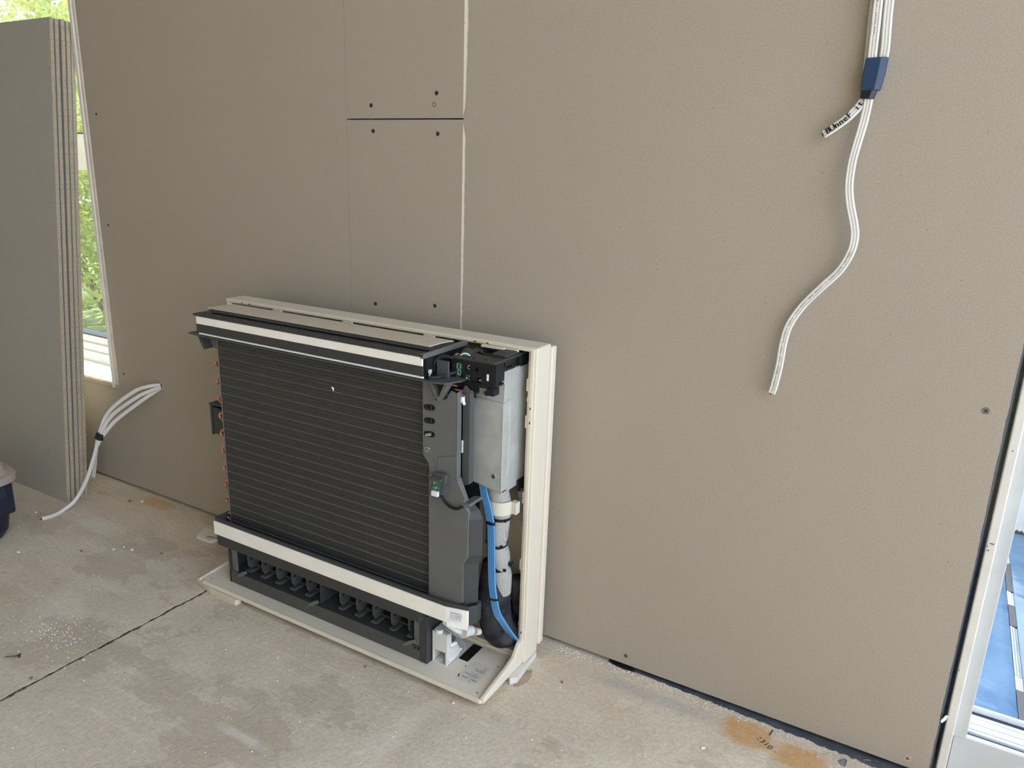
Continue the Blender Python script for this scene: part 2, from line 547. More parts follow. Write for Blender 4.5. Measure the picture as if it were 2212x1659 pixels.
# clear plastics and panes
def clear(name, col, rough, mixfac, tint=(1, 1, 1, 1)):
    t = NT(name)
    t.t.nodes.remove(t.b)
    tr = t.n('BsdfTransparent'); tr.inputs[0].default_value = tint
    gl = t.n('BsdfPrincipled')
    gl.inputs['Base Color'].default_value = col
    gl.inputs['Roughness'].default_value = rough
    ms = t.n('MixShader'); ms.inputs[0].default_value = mixfac
    nz = t.noise(40, 3.0)
    t.l(t.math('MULTIPLY', t.math('ADD', t.math('MULTIPLY', nz, 0.2), 0.9), mixfac), ms.inputs[0])
    t.l(tr.outputs[0], ms.inputs[1]); t.l(gl.outputs[0], ms.inputs[2])
    t.l(ms.outputs[0], t.out.inputs[0])
    M[name] = t.m
clear('clear_plastic', (0.62, 0.53, 0.45, 1), 0.15, 0.55, (0.9, 0.82, 0.75, 1))
clear('frosted_plastic', (0.80, 0.775, 0.71, 1), 0.25, 0.86)
clear('window_glass', (0.75, 0.80, 0.80, 1), 0.02, 0.06)

# leaves: sunlit yellow-green to mid green
t = NT('leaf').set(0.5, 0, 0.4)
oi = t.noise(2.6, 4.0, 0.6, t.pos())
t.color(t.ramp(oi, [(0.30, (0.09, 0.14, 0.035, 1)), (0.5, (0.24, 0.29, 0.08, 1)), (0.70, (0.54, 0.54, 0.19, 1))]))
tl = t.n('BsdfTranslucent'); tl.inputs[0].default_value = (0.42, 0.46, 0.11, 1)
ms = t.n('MixShader'); ms.inputs[0].default_value = 0.4
t.l(t.b.outputs[0], ms.inputs[1]); t.l(tl.outputs[0], ms.inputs[2]); t.l(ms.outputs[0], t.out.inputs[0])
M['leaf'] = t.m
t = NT('lawn').set(0.9)
t.color(t.ramp(t.noise(6, 5.0), [(0.3, (0.10, 0.16, 0.05, 1)), (0.7, (0.25, 0.30, 0.11, 1))]))
M['lawn'] = t.m

# crinkled blue protective film over the decking
t = NT('blue_film').set(0.18, 0, 0.6)
t.color(t.ramp(t.noise(5.0, 5.0, 0.6), [(0.3, (0.09, 0.19, 0.33, 1)), (0.7, (0.18, 0.30, 0.43, 1))]))
t.bump(t.noise(16, 4.0, 0.5), 0.35, 0.01)
M['blue_film'] = t.m

# ------------------------------------------------------------------ setting
rnd = random.Random(3)
def jag(amount):
    return (rnd.random() - 0.5) * 2 * amount

# floor slab with a saw-cut control joint running towards the wall
GX0, GX1 = -1.2738, -1.2655
ys = [RY0 + (0.11 - RY0) * i / 330 for i in range(331)]
left_edge = [(GX0 + jag(0.0024), y) for y in ys]
right_edge = [(GX1 + jag(0.0024), y) for y in ys]
fl = MB()
fl.prism([(RX0, RY0), *left_edge, (RX0, 0.11)], 'z', -0.12, 0.0)
fl.prism([(RX1, RY0), (RX1, 0.11), *reversed(right_edge)], 'z', -0.12, 0.0)
floor = fl.build('floor', M['concrete'], kind='structure')
MB().box(GX0 - 0.004, GX1 + 0.004, RY0, 0.11, -0.05, -0.0011).build('joint_filling', M['joint_dirt'], floor)

WX0, WX1, WZ0, WZ1 = -3.62, -1.893, 0.286, 2.1        # window opening in the boards
DX0, DZ1 = 0.100, 2.14                                  # door opening
wall = MB().plate(RX0, RX1, -0.12, RZ1, 0.0125, 0.11, [(WX0, WX1 - 0.002, WZ0, WZ1), (DX0, RX1 + 1, -0.2, DZ1)]).build('wall_back', M['sarking'], kind='structure')

T = 0.0105
GAPZ = 0.009
P1 = MB().plate(RX0, -1.0573, GAPZ, RZ1, 0.0, T, [(WX0, WX1, WZ0, WZ1)]).build('plasterboard_panel', M['board_paper'], wall)
P2 = MB().box(-1.0567, -0.7868, 0.0, T, GAPZ, 0.9733).build('plasterboard_panel', M['board_paper'], wall)
P3 = MB().box(-1.0567, -0.7868, 0.0, T, 0.9757, RZ1).build('plasterboard_panel', M['board_paper'], wall)
def p4_left(z):
    keys = [(0.0, -0.7845), (0.6, -0.7828), (0.8, -0.7808), (0.945, -0.7806), (0.968, -0.7855), (0.978, -0.7858), (0.995, -0.7822), (1.06, -0.7800), (1.2, -0.7775), (2.6, -0.7765)]
    for (a, p), (b, q) in zip(keys, keys[1:]):
        if a <= z <= b:
            return p + (q - p) * (z - a) / (b - a)
    return keys[-1][1]
N = 150
zs = [GAPZ + (1.4 - GAPZ) * i / N for i in range(N + 1)] + [RZ1]
poly = [(p4_left(z) + jag(0.0007), z) for z in zs]
zr = [GAPZ + (0.9 - GAPZ) * i / 120 for i in range(121)]
wob = 0.0
redge = []
for z in zr:
    wob = wob * 0.9 + jag(0.0003)
    redge.append((0.0965 + wob + jag(0.00015), z))
poly = poly + [(RX1, RZ1), (RX1, DZ1), (0.0965, DZ1)] + list(reversed(redge))
P4 = MB().prism(poly, 'y', 0.0, T).build('plasterboard_panel', M['board_paper'], wall)
# exposed gypsum along the cut edge of the narrow boards
ge = MB()
pl, pr = [], []
for i in range(160):
    z = GAPZ + (RZ1 - GAPZ) * i / 159
    pr.append((-0.7745, z))
ge.prism([(-0.7869, GAPZ), (-0.7745, GAPZ), (-0.7745, 0.9733), (-0.7869, 0.9733)], 'y', 0.0008, T)
ge.prism([(-0.7869, 0.9757), (-0.7745, 0.9757), (-0.7745, RZ1), (-0.7869, RZ1)], 'y', 0.0008, T)
ge.build('gypsum_edge', M['gypsum'], wall)

def wall_screw(panel, x, z, mat='screw_dark', r=0.0043, label=None, proud=0.0004):
    s = MB().cyl((x, 0.004, z), (x, -proud, z), r, r * 0.92, 18).build('screw', M[mat], panel)
    c = MB()
    a = rnd.random() * 1.5
    for k in (0, 1):
        q = a + k * math.pi / 2
        dx, dz = math.cos(q), math.sin(q)
        w = 0.00055
        L = r * 0.62
        c.add([(x + dx * L - dz * w, -proud - 0.0002, z + dz * L + dx * w), (x + dx * L + dz * w, -proud - 0.0002, z + dz * L - dx * w),
               (x - dx * L + dz * w, -proud - 0.0002, z - dz * L - dx * w), (x - dx * L - dz * w, -proud - 0.0002, z - dz * L + dx * w)], [(0, 1, 2, 3)])
    c.v = c.v
    o = c.build('screw_slot', M['screw_socket'], panel)
    return s
for x, z in ((-1.859, 0.988), (-1.861, 0.723), (-1.867, 0.332)):
    wall_screw(P1, x, z, r=0.0034)
for x, z in ((-0.991, 0.953), (-0.841, 0.949), (-0.993, 0.622), (-0.846, 0.635)):
    wall_screw(P2, x, z)
for x, z in ((-0.995, 0.999), (-0.844, 1.018)):
    wall_screw(P3, x, z)
# the screw hole filled with plaster, a pale ring
MB().cyl((-0.849, 0.004, 0.999), (-0.849, -0.0004, 0.999), 0.0042, 0.0040, 18).build('screw', M['screw_dark'], P3)
MB().cyl((-0.849, 0.004, 0.999), (-0.849, -0.0006, 0.999), 0.0031, 0.0029, 18).build('screw_filler', M['board_paper'], P3)
wall_screw(P4, -0.406, 0.027, 'screw_grey')
wall_screw(P4, 0.071, 0.598, 'screw_grey', r=0.0054)
wall_screw(P4, 0.066, 0.025, 'screw_pink', r=0.0060)
# round hole where the cables leave the wall
h = MB()
ang = [2 * math.pi * i / 24 for i in range(24)]
ro = [0.013 + jag(0.0018) for _ in ang]
h.ring([(-1.716 + r * math.cos(a), 0.324 + r * math.sin(a)) for r, a in zip(ro, ang)], [(-1.716 + 0.0095 * math.cos(a), 0.324 + 0.0095 * math.sin(a)) for a in ang], 'y', -0.0012, 0.002)
h.build('hole_rim', M['board_core'], P1)
MB().prism([(-1.716 + 0.0098 * math.cos(a), 0.324 + 0.0098 * math.sin(a)) for a in ang], 'y', -0.0005, 0.003).build('hole_plug', M['cavity_black'], P1)

# other walls and the ceiling, with the openings that let the daylight in
MB().box(RX0 - 0.1, RX0, RY0, 0.11, 0, RZ1).build('wall_left', M['board_paper'], kind='structure')
wr = MB()
wr.box(RX1, RX1 + 0.1, RIGHT1, 0.11, 0, RZ1)
wr.box(RX1, RX1 + 0.1, RY0, RIGHT0, 0, RZ1)
wr.box(RX1, RX1 + 0.1, RIGHT0, RIGHT1, 2.9, RZ1)
wr.build('wall_right', M['board_paper'], kind='structure')
wb = MB()
wb.box(RX0, REAR0, RY0 - 0.1, RY0, 0, RZ1)
wb.box(REAR1, RX1, RY0 - 0.1, RY0, 0, RZ1)
wb.box(REAR0, REAR1, RY0 - 0.1, RY0, 2.3, RZ1)
wb.build('wall_rear', M['board_paper'], kind='structure')
MB().box(RX0 - 0.1, RX1 + 0.1, RY0 - 0.1, 0.6, RZ1, RZ1 + 0.1).build('ceiling', M['ceiling_paint'], kind='structure')

# dark waterproofing membrane showing at the foot of the right-hand board
mp_top, mp_bot = [], []
for i in range(90):
    x = -0.44 + 0.54 * i / 89
    k = i / 89
    mp_bot.append((x, 0.0025 - 0.021 * k ** 0.9 + jag(0.0030) * (0.15 + k)))
poly = mp_bot + [(0.10, 0.02), (-0.44, 0.02)]
setp(MB().prism(poly, 'z', 0.0002, 0.0016).build('membrane_strip', M['membrane']), 'dark blue-black waterproofing membrane strip at the foot of the right-hand wall board', 'membrane')

setp(MB().prism([(-0.438, 0.004), (-0.432, -0.003), (-0.405, -0.006), (-0.385, -0.0035), (-0.392, 0.004)], 'z', 0.0017, 0.0050).build('rubber_scrap', M['cavity_black'], bevel=0.0008), 'small black rubber scrap poking out under the wall below a screw', 'debris')

# ---------------- window behind the stacked boards
win = empty('window_1', (0, 0, 0), kind='structure')
MB().box(-1.9175, -1.9065, -0.004, 0.12, WZ0, WZ1).build('reveal_lining', M['painted_jamb'], win, bevel=0.0012)
MB().box(-1.9062, -1.8955, -0.0015, 0.09, WZ0 + 0.004, WZ1).build('reveal_bead', M['cut_timber'], win, bevel=0.001)
MB().box(WX0, WX0 + 0.02, -0.002, 0.12, WZ0, WZ1).build('reveal_lining', M['painted_jamb'], win)
MB().box(WX0, -1.8945, -0.0035, 0.010, 0.2865, 0.2965).build('sill_edge', M['board_core'], win)
MB().box(WX0, -1.9178, 0.0, 0.115, 0.289, 0.300).build('window_sill', M['white_upvc'], win, bevel=0.001)
fr = MB()
fr.box(WX0 + 0.02, -1.918, 0.098, 0.16, 0.300, 0.328)
fr.box(WX0 + 0.02, -1.918, 0.108, 0.16, 0.328, 0.350)
fr.box(WX0 + 0.02, -1.918, 0.116, 0.16, 0.350, 0.372)
fr.build('bottom_rail', M['white_upvc'], win, bevel=0.002)
MB().box(WX0 + 0.02, -1.918, 0.1185, 0.155, 0.372, 0.3755).build('glazing_seal', M['dark_seal'], win)
MB().box(WX0 + 0.02, -1.918, 0.105, 0.16, 0.850, 0.946).build('transom', M['white_upvc'], win, bevel=0.003)
MB().box(WX0 + 0.02, -1.918, 0.1085, 0.158, 0.946, 0.9495).build('glazing_seal', M['dark_seal'], win)
MB().box(WX0 + 0.02, -1.918, 0.100, 0.16, WZ1 - 0.06, WZ1).build('top_rail', M['white_upvc'], win)
MB().box(WX0 + 0.02, WX0 + 0.08, 0.100, 0.16, 0.372, WZ1 - 0.06).build('stile', M['white_upvc'], win)
MB().box(-1.945, -1.918, 0.124, 0.16, 0.372, WZ1 - 0.06).build('stile', M['white_upvc'], win)
MB().box(WX0 + 0.08, -1.945, 0.135, 0.139, 0.3755, 0.850).build('pane', M['window_glass'], win)
MB().box(WX0 + 0.08, -1.945, 0.135, 0.139, 0.9495, WZ1 - 0.06).build('pane', M['window_glass'], win)

MB().box(-2.95, -2.87, 0.0185, 0.16, 0.300, WZ1 - 0.06).build('mullion', M['white_upvc'], win, bevel=0.002)

# ---------------- sliding door beside the right-hand board
door = empty('door_1', (0.12, 0.03, 0), kind='structure')
door_off = Vector((-0.12, -0.03, 0))
def dpart(mb, name, mat, bevel=0.0, **kw):
    mb.v = [tuple(Vector(p) + door_off) for p in mb.v]
    return mb.build(name, M[mat], door, bevel=bevel, **kw)
dpart(MB().box(0.1060, 0.1190, 0.012, 0.12, 0.0, DZ1), 'timber_jamb', 'painted_jamb', 0.002, label='cream painted timber jamb with chipped paint')
dpart(MB().box(0.1195, 0.1368, 0.026, 0.14, 0.074, DZ1), 'door_frame', 'white_aluminium', 0.0012)
dpart(MB().box(0.1195, RX1, 0.026, 0.14, DZ1 - 0.05, DZ1), 'door_head', 'white_aluminium', 0.0012)
dpart(MB().box(0.1215, RX1, 0.030, 0.036, 0.002, 0.074), 'sill_face', 'white_aluminium', 0.001)
dpart(MB().box(0.1372, RX1, 0.036, 0.150, 0.002, 0.056), 'sill_body', 'white_aluminium')
dpart(MB().box(0.1372, RX1, 0.030, 0.033, 0.0742, 0.0775), 'sill_nosing', 'white_upvc')
dpart(MB().box(0.1372, RX1, 0.036, 0.046, 0.056, 0.071), 'sill_lip', 'white_aluminium')
dpart(MB().box(0.1372, RX1, 0.047, 0.056, 0.056, 0.066), 'brush_seal', 'dark_seal')
for k in range(6):
    dpart(MB().box(0.1372, RX1, 0.058 + k * 0.0078, 0.0645 + k * 0.0078, 0.056, 0.0695 + 0.0012 * (k % 2)), 'track_rib', 'white_upvc', 0.0006)
dpart(MB().box(0.1372, RX1, 0.107, 0.117, 0.056, 0.067), 'brush_seal', 'dark_seal')
dpart(MB().box(0.1372, RX1, 0.118, 0.123, 0.056, 0.0755), 'sill_lip', 'white_upvc')
chip = MB()
for cx, cz, w, hh in ((0.1125, 0.405, 0.0035, 0.0012), (0.108, 0.400, 0.0012, 0.0009), (0.1095, 0.394, 0.0020, 0.0011), (0.112, 0.545, 0.0012, 0.0010), (0.1075, 0.195, 0.0007, 0.0016)):
    chip.prism([(cx - w, cz), (cx - w * 0.2, cz + hh), (cx + w, cz + hh * 0.7), (cx + w * 0.3, cz - hh)], 'y', 0.0115, 0.013)
dpart(chip, 'paint_chips', 'grey_chip')
# torn tape / paint curl on the jamb and dirt in the bottom corner
dpart(MB().add([(0.1035, 0.0085, 0.116), (0.0975, -0.001, 0.109), (0.1005, 0.004, 0.1035), (0.1050, 0.0085, 0.108), (0.1085, 0.0092, 0.1165)], [(0, 1, 2, 3), (0, 3, 4)]), 'paint_curl', 'painted_jamb')

# ---------------- outside: paving under blue film, white boards, garden
MB().box(-14, 8, 0.16, 14, -0.30, -0.16).build('ground', M['lawn'], kind='structure')
terrace = MB().box(0.0, 3.2, 0.152, 3.6, -0.158, -0.052).build('terrace_slab', M['concrete'], kind='structure')
for x0, x1, lab in ((-0.10, 0.2360, 'crinkled blue film over the terrace paving left of the open joint'), (0.2515, 1.60, 'crinkled blue film over the terrace paving right of the open joint')):
    g = MB()
    nx, ny = 8, 40
    vs = [(x0 + (x1 - x0) * i / nx, 0.155 + 1.02 * j / ny, -0.030 + 0.0012 * math.sin(j * 2.1 + i) + jag(0.0008)) for j in range(ny + 1) for i in range(nx + 1)]
    fs = [(j * (nx + 1) + i, j * (nx + 1) + i + 1, (j + 1) * (nx + 1) + i + 1, (j + 1) * (nx + 1) + i) for j in range(ny) for i in range(nx)]
    g.add(vs, fs)
    o = g.build('film_covered_paving', M['blue_film'], smooth=True, label=lab, category='paving')
    so = o.modifiers.new('thickness', 'SOLIDIFY')
    so.thickness, so.offset = 0.022, -1
jr = empty('joint_strip', (0.244, 0.16, -0.052), 'layered edge strip lying in the joint between the blue films', 'strip')
yy = 0.0
k = 0
while yy < 0.90:
    L = (0.07, 0.16, 0.05, 0.20, 0.10)[k % 5]
    m = ('card_white', 'grey_chip', 'card_white', 'white_aluminium', 'grey_chip')[k % 5]
    for q in range(3 if 'chip' not in m else 1):
        w = 0.0135 if 'chip' in m else 0.0038
        MB().box(-0.0065 + q * 0.0048, -0.0065 + q * 0.0048 + w, yy, yy + L - 0.002, 0, 0.0205 - 0.0015 * q).build('strip_layer', M[m], jr)
    yy += L
    k += 1
cb = empty('white_carton', (0.6, 1.24, -0.052), 'white carton with corrugated lower edge standing on the terrace', 'box')
MB().box(-0.50, 0.60, -0.03, 0.22, 0.020, 0.60).build('carton_body', M['card_white'], cb, bevel=0.003)
MB().box(-0.495, 0.595, -0.028, 0.218, 0.0, 0.0195).build('carton_foot', M['grey_chip'], cb)
cr = MB()
for i in range(110):
    x = -0.498 + i * 0.010
    cr.cyl((x, -0.031, 0.0215), (x, 0.0, 0.0215), 0.0042, n=8)
cr.build('corrugation', M['card_white'], cb)

# verandah roof added to block sun; yard; unseen fence added for warm bounce
vr = MB().box(-0.35, 3.2, 0.62, 2.9, 2.48, 2.56)
vr.box(2.9, 3.0, 2.75, 2.85, -0.05, 2.48)
vr.build('sun_block_roof', M['render_white'], kind='structure')
MB().box(-12, 8, -12, RY0 - 0.1, -0.30, -0.16).build('ground', M['yard_paving'], kind='structure')
bounce_fence = empty('added_bounce_fence', (-1.0, -7.0, -0.16), kind='structure')
for k in range(64):
    MB().box(-8 + k * 0.25, -8 + k * 0.25 + 0.242, 0, 0.02, 0, 3.1).build('bounce_fence_board', M['bounce_fence_timber'], bounce_fence)

# garden shrubs beyond the window: dense leaf clumps
def shrub(name, loc, rx, ry, rz, n, seed, label, size=0.055):
    r = random.Random(seed)
    root = empty(name, loc, label, 'shrub', 'garden shrubs outside the window')
    mb = MB()
    for i in range(n):
        while True:
            p = Vector((r.uniform(-1, 1), r.uniform(-1, 1), r.uniform(-1, 1)))
            if 0.25 < p.length < 1.0:
                break
        lump = 1.0 + 0.18 * math.sin(p.x * 7 + seed) * math.sin(p.z * 6 + seed * 2)
        c = Vector((p.x * rx * lump, p.y * ry * lump, rz + p.z * rz * lump))
        d = Vector((r.uniform(-1, 1), r.uniform(-1, 1), r.uniform(-0.8, 0.8))).normalized()
        s = d.cross(Vector((r.uniform(-1, 1), r.uniform(-1, 1), r.uniform(-1, 1)))).normalized()
        L = size * r.uniform(0.6, 1.4)
        w = L * 0.30
        nrm = d.cross(s) * (L * 0.12)
        mb.add([c - d * L * 0.5, c + s * w + nrm, c + d * L * 0.5, c - s * w + nrm], [(0, 1, 2), (0, 2, 3)])
    mb.build('foliage', M['leaf'], root)
    st = MB()
    for i in range(5):
        a = r.uniform(0, 6.28)
        st.cyl((0.05 * math.cos(a), 0.05 * math.sin(a), -0.02), (rx * 0.6 * math.cos(a), ry * 0.6 * math.sin(a), rz * r.uniform(0.9, 1.6)), 0.018, 0.006, 7)
    st.build('stems', M['bark'], root)
    return root
shrub('garden_shrub', (-4.6, 1.75, -0.16), 0.85, 0.6, 0.75, 5200, 1, 'low leafy shrub directly outside the window, lowest in the view')
shrub('garden_shrub', (-6.1, 2.9, -0.16), 1.3, 0.9, 1.25, 6500, 2, 'tall bushy shrub filling the view through the lower window pane')
shrub('garden_tree', (-9.6, 5.2, -0.16), 2.2, 1.2, 2.3, 7000, 3, 'large bright green tree seen above the stacked boards', 0.09)
shrub('garden_hedge', (-12.5, 8.2, -0.16), 5.5, 1.2, 2.6, 9000, 5, 'dark hedge closing the garden behind the tree', 0.16)

# ------------------------------------------------------------------ indoor air-conditioning unit without its front panel
UX = -1.310306
unit = empty('air_conditioner', (UX, 0, 0), 'cream floor-standing air conditioner with its front panel removed, standing against the wall', 'air conditioner')
def up(mb, name, mat, bevel=0.0, parent=None, smooth=False, **kw):
    return mb.build(name, M[mat], parent if parent is not None else unit, bevel=bevel, smooth=smooth, **kw)
def rect(x0, x1, z0, z1):
    return [(x0, z0), (x1, z0), (x1, z1), (x0, z1)]

# --- surround frame
fr = up(MB().ring(rect(0, 0.7475, 0.0125, 0.6115), rect(0.0165, 0.7310, 0.030, 0.6035), 'y', -0.106, -0.058), 'surround_frame', 'cream_plastic', 0.0022)
up(MB().ring(rect(0.006, 0.7425, 0.018, 0.6095), rect(0.0125, 0.7360, 0.026, 0.6058), 'y', -0.1085, -0.1055), 'frame_lip', 'cream_plastic', 0.0008, fr)
up(MB().ring(rect(0.003, 0.7510, 0.026, 0.606), rect(0.022, 0.730, 0.040, 0.590), 'y', -0.0575, -0.041), 'rear_frame', 'cream_plastic', 0.003)
up(MB().box(0.02, 0.732, -0.0460, -0.0415, 0.150, 0.592), 'back_panel', 'cream_panel')
for (x, z) in ((0.050, 0.6076), (0.072, 0.6076), (0.625, 0.6076), (0.650, 0.6076)):
    up(MB().box(x, x + 0.0045, -0.1090, -0.1080, z - 0.0007, z + 0.0009), 'latch_slot', 'cavity_black', 0, fr)
for z in (0.505, 0.480, 0.075, 0.055):
    up(MB().box(0.7385, 0.7399, -0.1090, -0.1080, z, z + 0.0046), 'latch_slot', 'cavity_black', 0, fr)
for x in (0.145, 0.330, 0.520, 0.690):
    up(MB().box(x, x + 0.024, -0.112, -0.1084, 0.6015, 0.6055), 'catch_tab', 'cream_plastic', 0.0006, fr)
for z in (0.535, 0.470, 0.33, 0.20):
    up(MB().box(0.7275, 0.7315, -0.1035, -0.094, z, z + 0.022), 'catch_tab', 'cream_plastic', 0.0008, fr)
for z in (0.520, 0.340, 0.090):
    s = up(MB().cyl((0.7300, -0.1055, z), (0.7300, -0.0945, z), 0.0001, 0.0001, 8), 'screw', 'screw_steel', 0, fr)
    s.data = MB().cyl((0.7315, -0.100, z), (0.7285, -0.101, z), 0.0052, 0.0044, 16).build('screw', M['screw_steel'], fr).data
    bpy.data.objects.remove([c for c in fr.children if c.data == s.data and c != s][0])
# embossed oval on the side of the frame
up(MB().ring([(-0.082 + 0.010 * math.cos(a), 0.085 + 0.036 * math.sin(a)) for a in [2 * math.pi * i / 28 for i in range(28)]],
             [(-0.082 + 0.0092 * math.cos(a), 0.085 + 0.0352 * math.sin(a)) for a in [2 * math.pi * i / 28 for i in range(28)]], 'x', 0.7470, 0.7481), 'knock_out', 'cream_plastic', 0, fr)

# --- base plate with turned-up sides
bp = MB()
bp.prism([(0.016, -0.226), (0.030, -0.244), (0.736, -0.244), (0.743, -0.238), (0.743, -0.112), (0.728, -0.108), (0.728, -0.052), (0.020, -0.052), (0.020, -0.108), (0.012, -0.112), (0.012, -0.236)], 'z', 0.0125, 0.0195)
base = up(bp, 'base_plate', 'cream_plastic', 0.0018)
lip = [(-0.241, 0.013), (-0.100, 0.013), (-0.100, 0.064), (-0.118, 0.062), (-0.136, 0.042), (-0.160, 0.036), (-0.240, 0.024)]
up(MB().prism(lip, 'x', 0.7345, 0.7435), 'side_lip', 'cream_plastic', 0.0025, base)
up(MB().prism([(y, 0.013 + (z - 0.013) * 0.62) for y, z in lip], 'x', 0.0125, 0.0185), 'side_lip', 'cream_plastic', 0.002, base)
up(MB().box(0.034, 0.734, -0.2435, -0.2405, 0.0195, 0.0215), 'front_lip', 'cream_plastic', 0.0012, base)
for x, y in ((0.722, -0.228), (0.665, -0.178), (0.715, -0.148), (0.036, -0.226)):
    up(MB().cyl((x, y, 0.0193), (x, y, 0.0198), 0.0014, n=10), 'drain_hole', 'screw_socket', 0, base)

# rating label lying on the base plate, read from the back
lb = up(MB().prism([(0.668, -0.216), (0.702, -0.216), (0.708, -0.210), (0.708, -0.158), (0.674, -0.158), (0.668, -0.164)], 'z', 0.0196, 0.0199), 'rating_label', 'film_label', 0, base, label='clear rating label printed in black')
tx = MB()
def lt(s, cx, cy, size):
    write(tx, s, (cx, cy, 0.0202), (-1, 0, 0), (0, -1, 0), size)
lt('F3', 0.694, -0.211, 0.0046)
lt('17407', 0.700, -0.2045, 0.0052)
lt('AE702', 0.681, -0.2045, 0.0052)
lt('Serial number', 0.692, -0.1985, 0.0030)
lt('FVXM71WVMA', 0.6885, -0.1935, 0.0042)
lt('R32  1.0 kg', 0.690, -0.1885, 0.0030)
lt('Made 2022', 0.696, -0.1795, 0.0038)
lt('220-240V~ 50Hz', 0.694, -0.1750, 0.0030)
lt('8.0 A', 0.699, -0.1705, 0.0034)
lt('IPX4', 0.700, -0.1660, 0.0034)
up(tx, 'label_lettering', 'print_ink', 0, lb)
sw = MB()
arc = [(0.6705 - 0.004 * math.sin(a), -0.2095 + 0.007 * a) for a in [i / 8 for i in range(9)]]
sw.sweep([(x, y, 0.0202) for x, y in arc], [(-0.0009, 0), (0, 0.0002), (0.0009, 0)], (0, 0, 1))
up(sw, 'label_mark', 'marker_ink', 0, lb)

# --- discharge box above the base plate
db = up(MB().box(0.080, 0.600, -0.2115, -0.2075, 0.0196, 0.0470), 'discharge_front', 'mid_grey_plastic', 0.0008)
up(MB().prism([(-0.2090, 0.0460), (-0.150, 0.052), (-0.150, 0.049), (-0.2090, 0.0430)], 'x', 0.085, 0.598), 'discharge_floor', 'charcoal_plastic')
up(MB().box(0.074, 0.600, -0.232, -0.198, 0.1150, 0.1400), 'discharge_lintel', 'charcoal_plastic', 0.0012)
up(MB().box(0.085, 0.600, -0.150, -0.147, 0.0196, 0.130), 'discharge_back', 'cavity_black')
up(MB().box(0.080, 0.0835, -0.2115, -0.148, 0.0196, 0.1200), 'discharge_end', 'charcoal_plastic')
up(MB().box(0.086, 0.101, -0.2085, -0.2045, 0.0470, 0.1190), 'discharge_post', 'grey_plastic', 0.0008)
up(MB().box(0.571, 0.584, -0.2085, -0.2045, 0.0470, 0.1190), 'discharge_post', 'grey_plastic', 0.0008)
pst = up(MB().box(0.587, 0.6035, -0.2125, -0.165, 0.0196, 0.1190), 'discharge_post', 'charcoal_plastic', 0.001)
up(MB().cyl((0.5965, -0.214, 0.055), (0.5965, -0.2105, 0.055), 0.0052, n=16), 'screw_boss', 'charcoal_plastic', 0, pst)
for q in range(2):
    up(MB().box(0.573 + q * 0.008, 0.577 + q * 0.008, -0.2120, -0.2110, 0.0420, 0.0460), 'vent_slot', 'cavity_black', 0, db)
up(MB().box(0.337, 0.3395, -0.206, -0.150, 0.052, 0.1190), 'discharge_divider', 'charcoal_plastic')
# swing louvres: two linked groups of five, each a blade with two slots
def louvre(x):
    out = [(-0.1960, 0.0590), (-0.2020, 0.0680), (-0.2030, 0.0880), (-0.2010, 0.0985), (-0.1960, 0.1030), (-0.1860, 0.1040), (-0.1720, 0.0980), (-0.1680, 0.0800), (-0.1740, 0.0590)]
    L = up(MB().prism(out, 'x', x, x + 0.0024), 'swing_louvre', 'mid_grey_plastic', 0.0006)
    for z in (0.0790, 0.0890):
        up(MB().prism([(-0.1965, z), (-0.1780, z + 0.0030), (-0.1780, z + 0.0072), (-0.1965, z + 0.0042)], 'x', x + 0.0023, x + 0.0027), 'louvre_slot', 'cavity_black', 0, L)
    f = MB()
    f.prism([(-0.2050, 0.0585), (-0.2050, 0.0540), (-0.196, 0.0515), (-0.176, 0.0525), (-0.176, 0.0575)], 'x', x - 0.002, x + 0.0105)
    up(f, 'louvre_foot', 'mid_grey_plastic', 0.0006, L)
    return L
for x in (0.127, 0.170, 0.212, 0.255, 0.297, 0.385, 0.427, 0.468, 0.512, 0.553):
    louvre(x)
for x0, x1 in ((0.120, 0.318), (0.378, 0.568)):
    up(MB().cyl((x0, -0.180, 0.0600), (x1, -0.180, 0.0600), 0.0026, n=10), 'louvre_link', 'charcoal_plastic')
for x, s in ((0.118, 1), (0.322, -1), (0.560, 1)):
    up(MB().prism([(x - 0.014, 0.038), (x - 0.009, 0.046), (x + 0.004, 0.056), (x + 0.016, 0.062), (x + 0.019, 0.057), (x + 0.008, 0.049), (x - 0.004, 0.042)], 'y', -0.2140, -0.2125), 'louvre_lever', 'grey_plastic', 0.0006)

# --- drain tray with a felted foam strip on its front
tray_out = [(0.068, -0.2290), (0.655, -0.2290), (0.6960, -0.2200), (0.7060, -0.2060), (0.7030, -0.1900), (0.064, -0.140), (0.064, -0.2250)]
tray_in = [(0.073, -0.2235), (0.653, -0.2235), (0.6920, -0.2150), (0.7000, -0.2040), (0.6970, -0.1945), (0.070, -0.146), (0.070, -0.2215)]
tray = MB()
tray.ring(tray_out, tray_in, 'z', 0.1385, 0.1735)
tray.prism([(p[0], p[1]) for p in tray_in], 'z', 0.1385, 0.1425)
tray = up(tray, 'drain_tray', 'charcoal_plastic', 0.0014)
up(MB().prism([(0.068, -0.2330), (0.655, -0.2330), (0.697, -0.2230), (0.6965, -0.2192), (0.655, -0.2292), (0.068, -0.2292)], 'z', 0.1385, 0.1672), 'foam_strip', 'foam_white', 0.0008, tray)
up(MB().prism([(0.660, -0.2322), (0.697, -0.2233), (0.6968, -0.2225), (0.660, -0.2312)], 'z', 0.1310, 0.140), 'foam_tongue', 'foam_white', 0, tray)
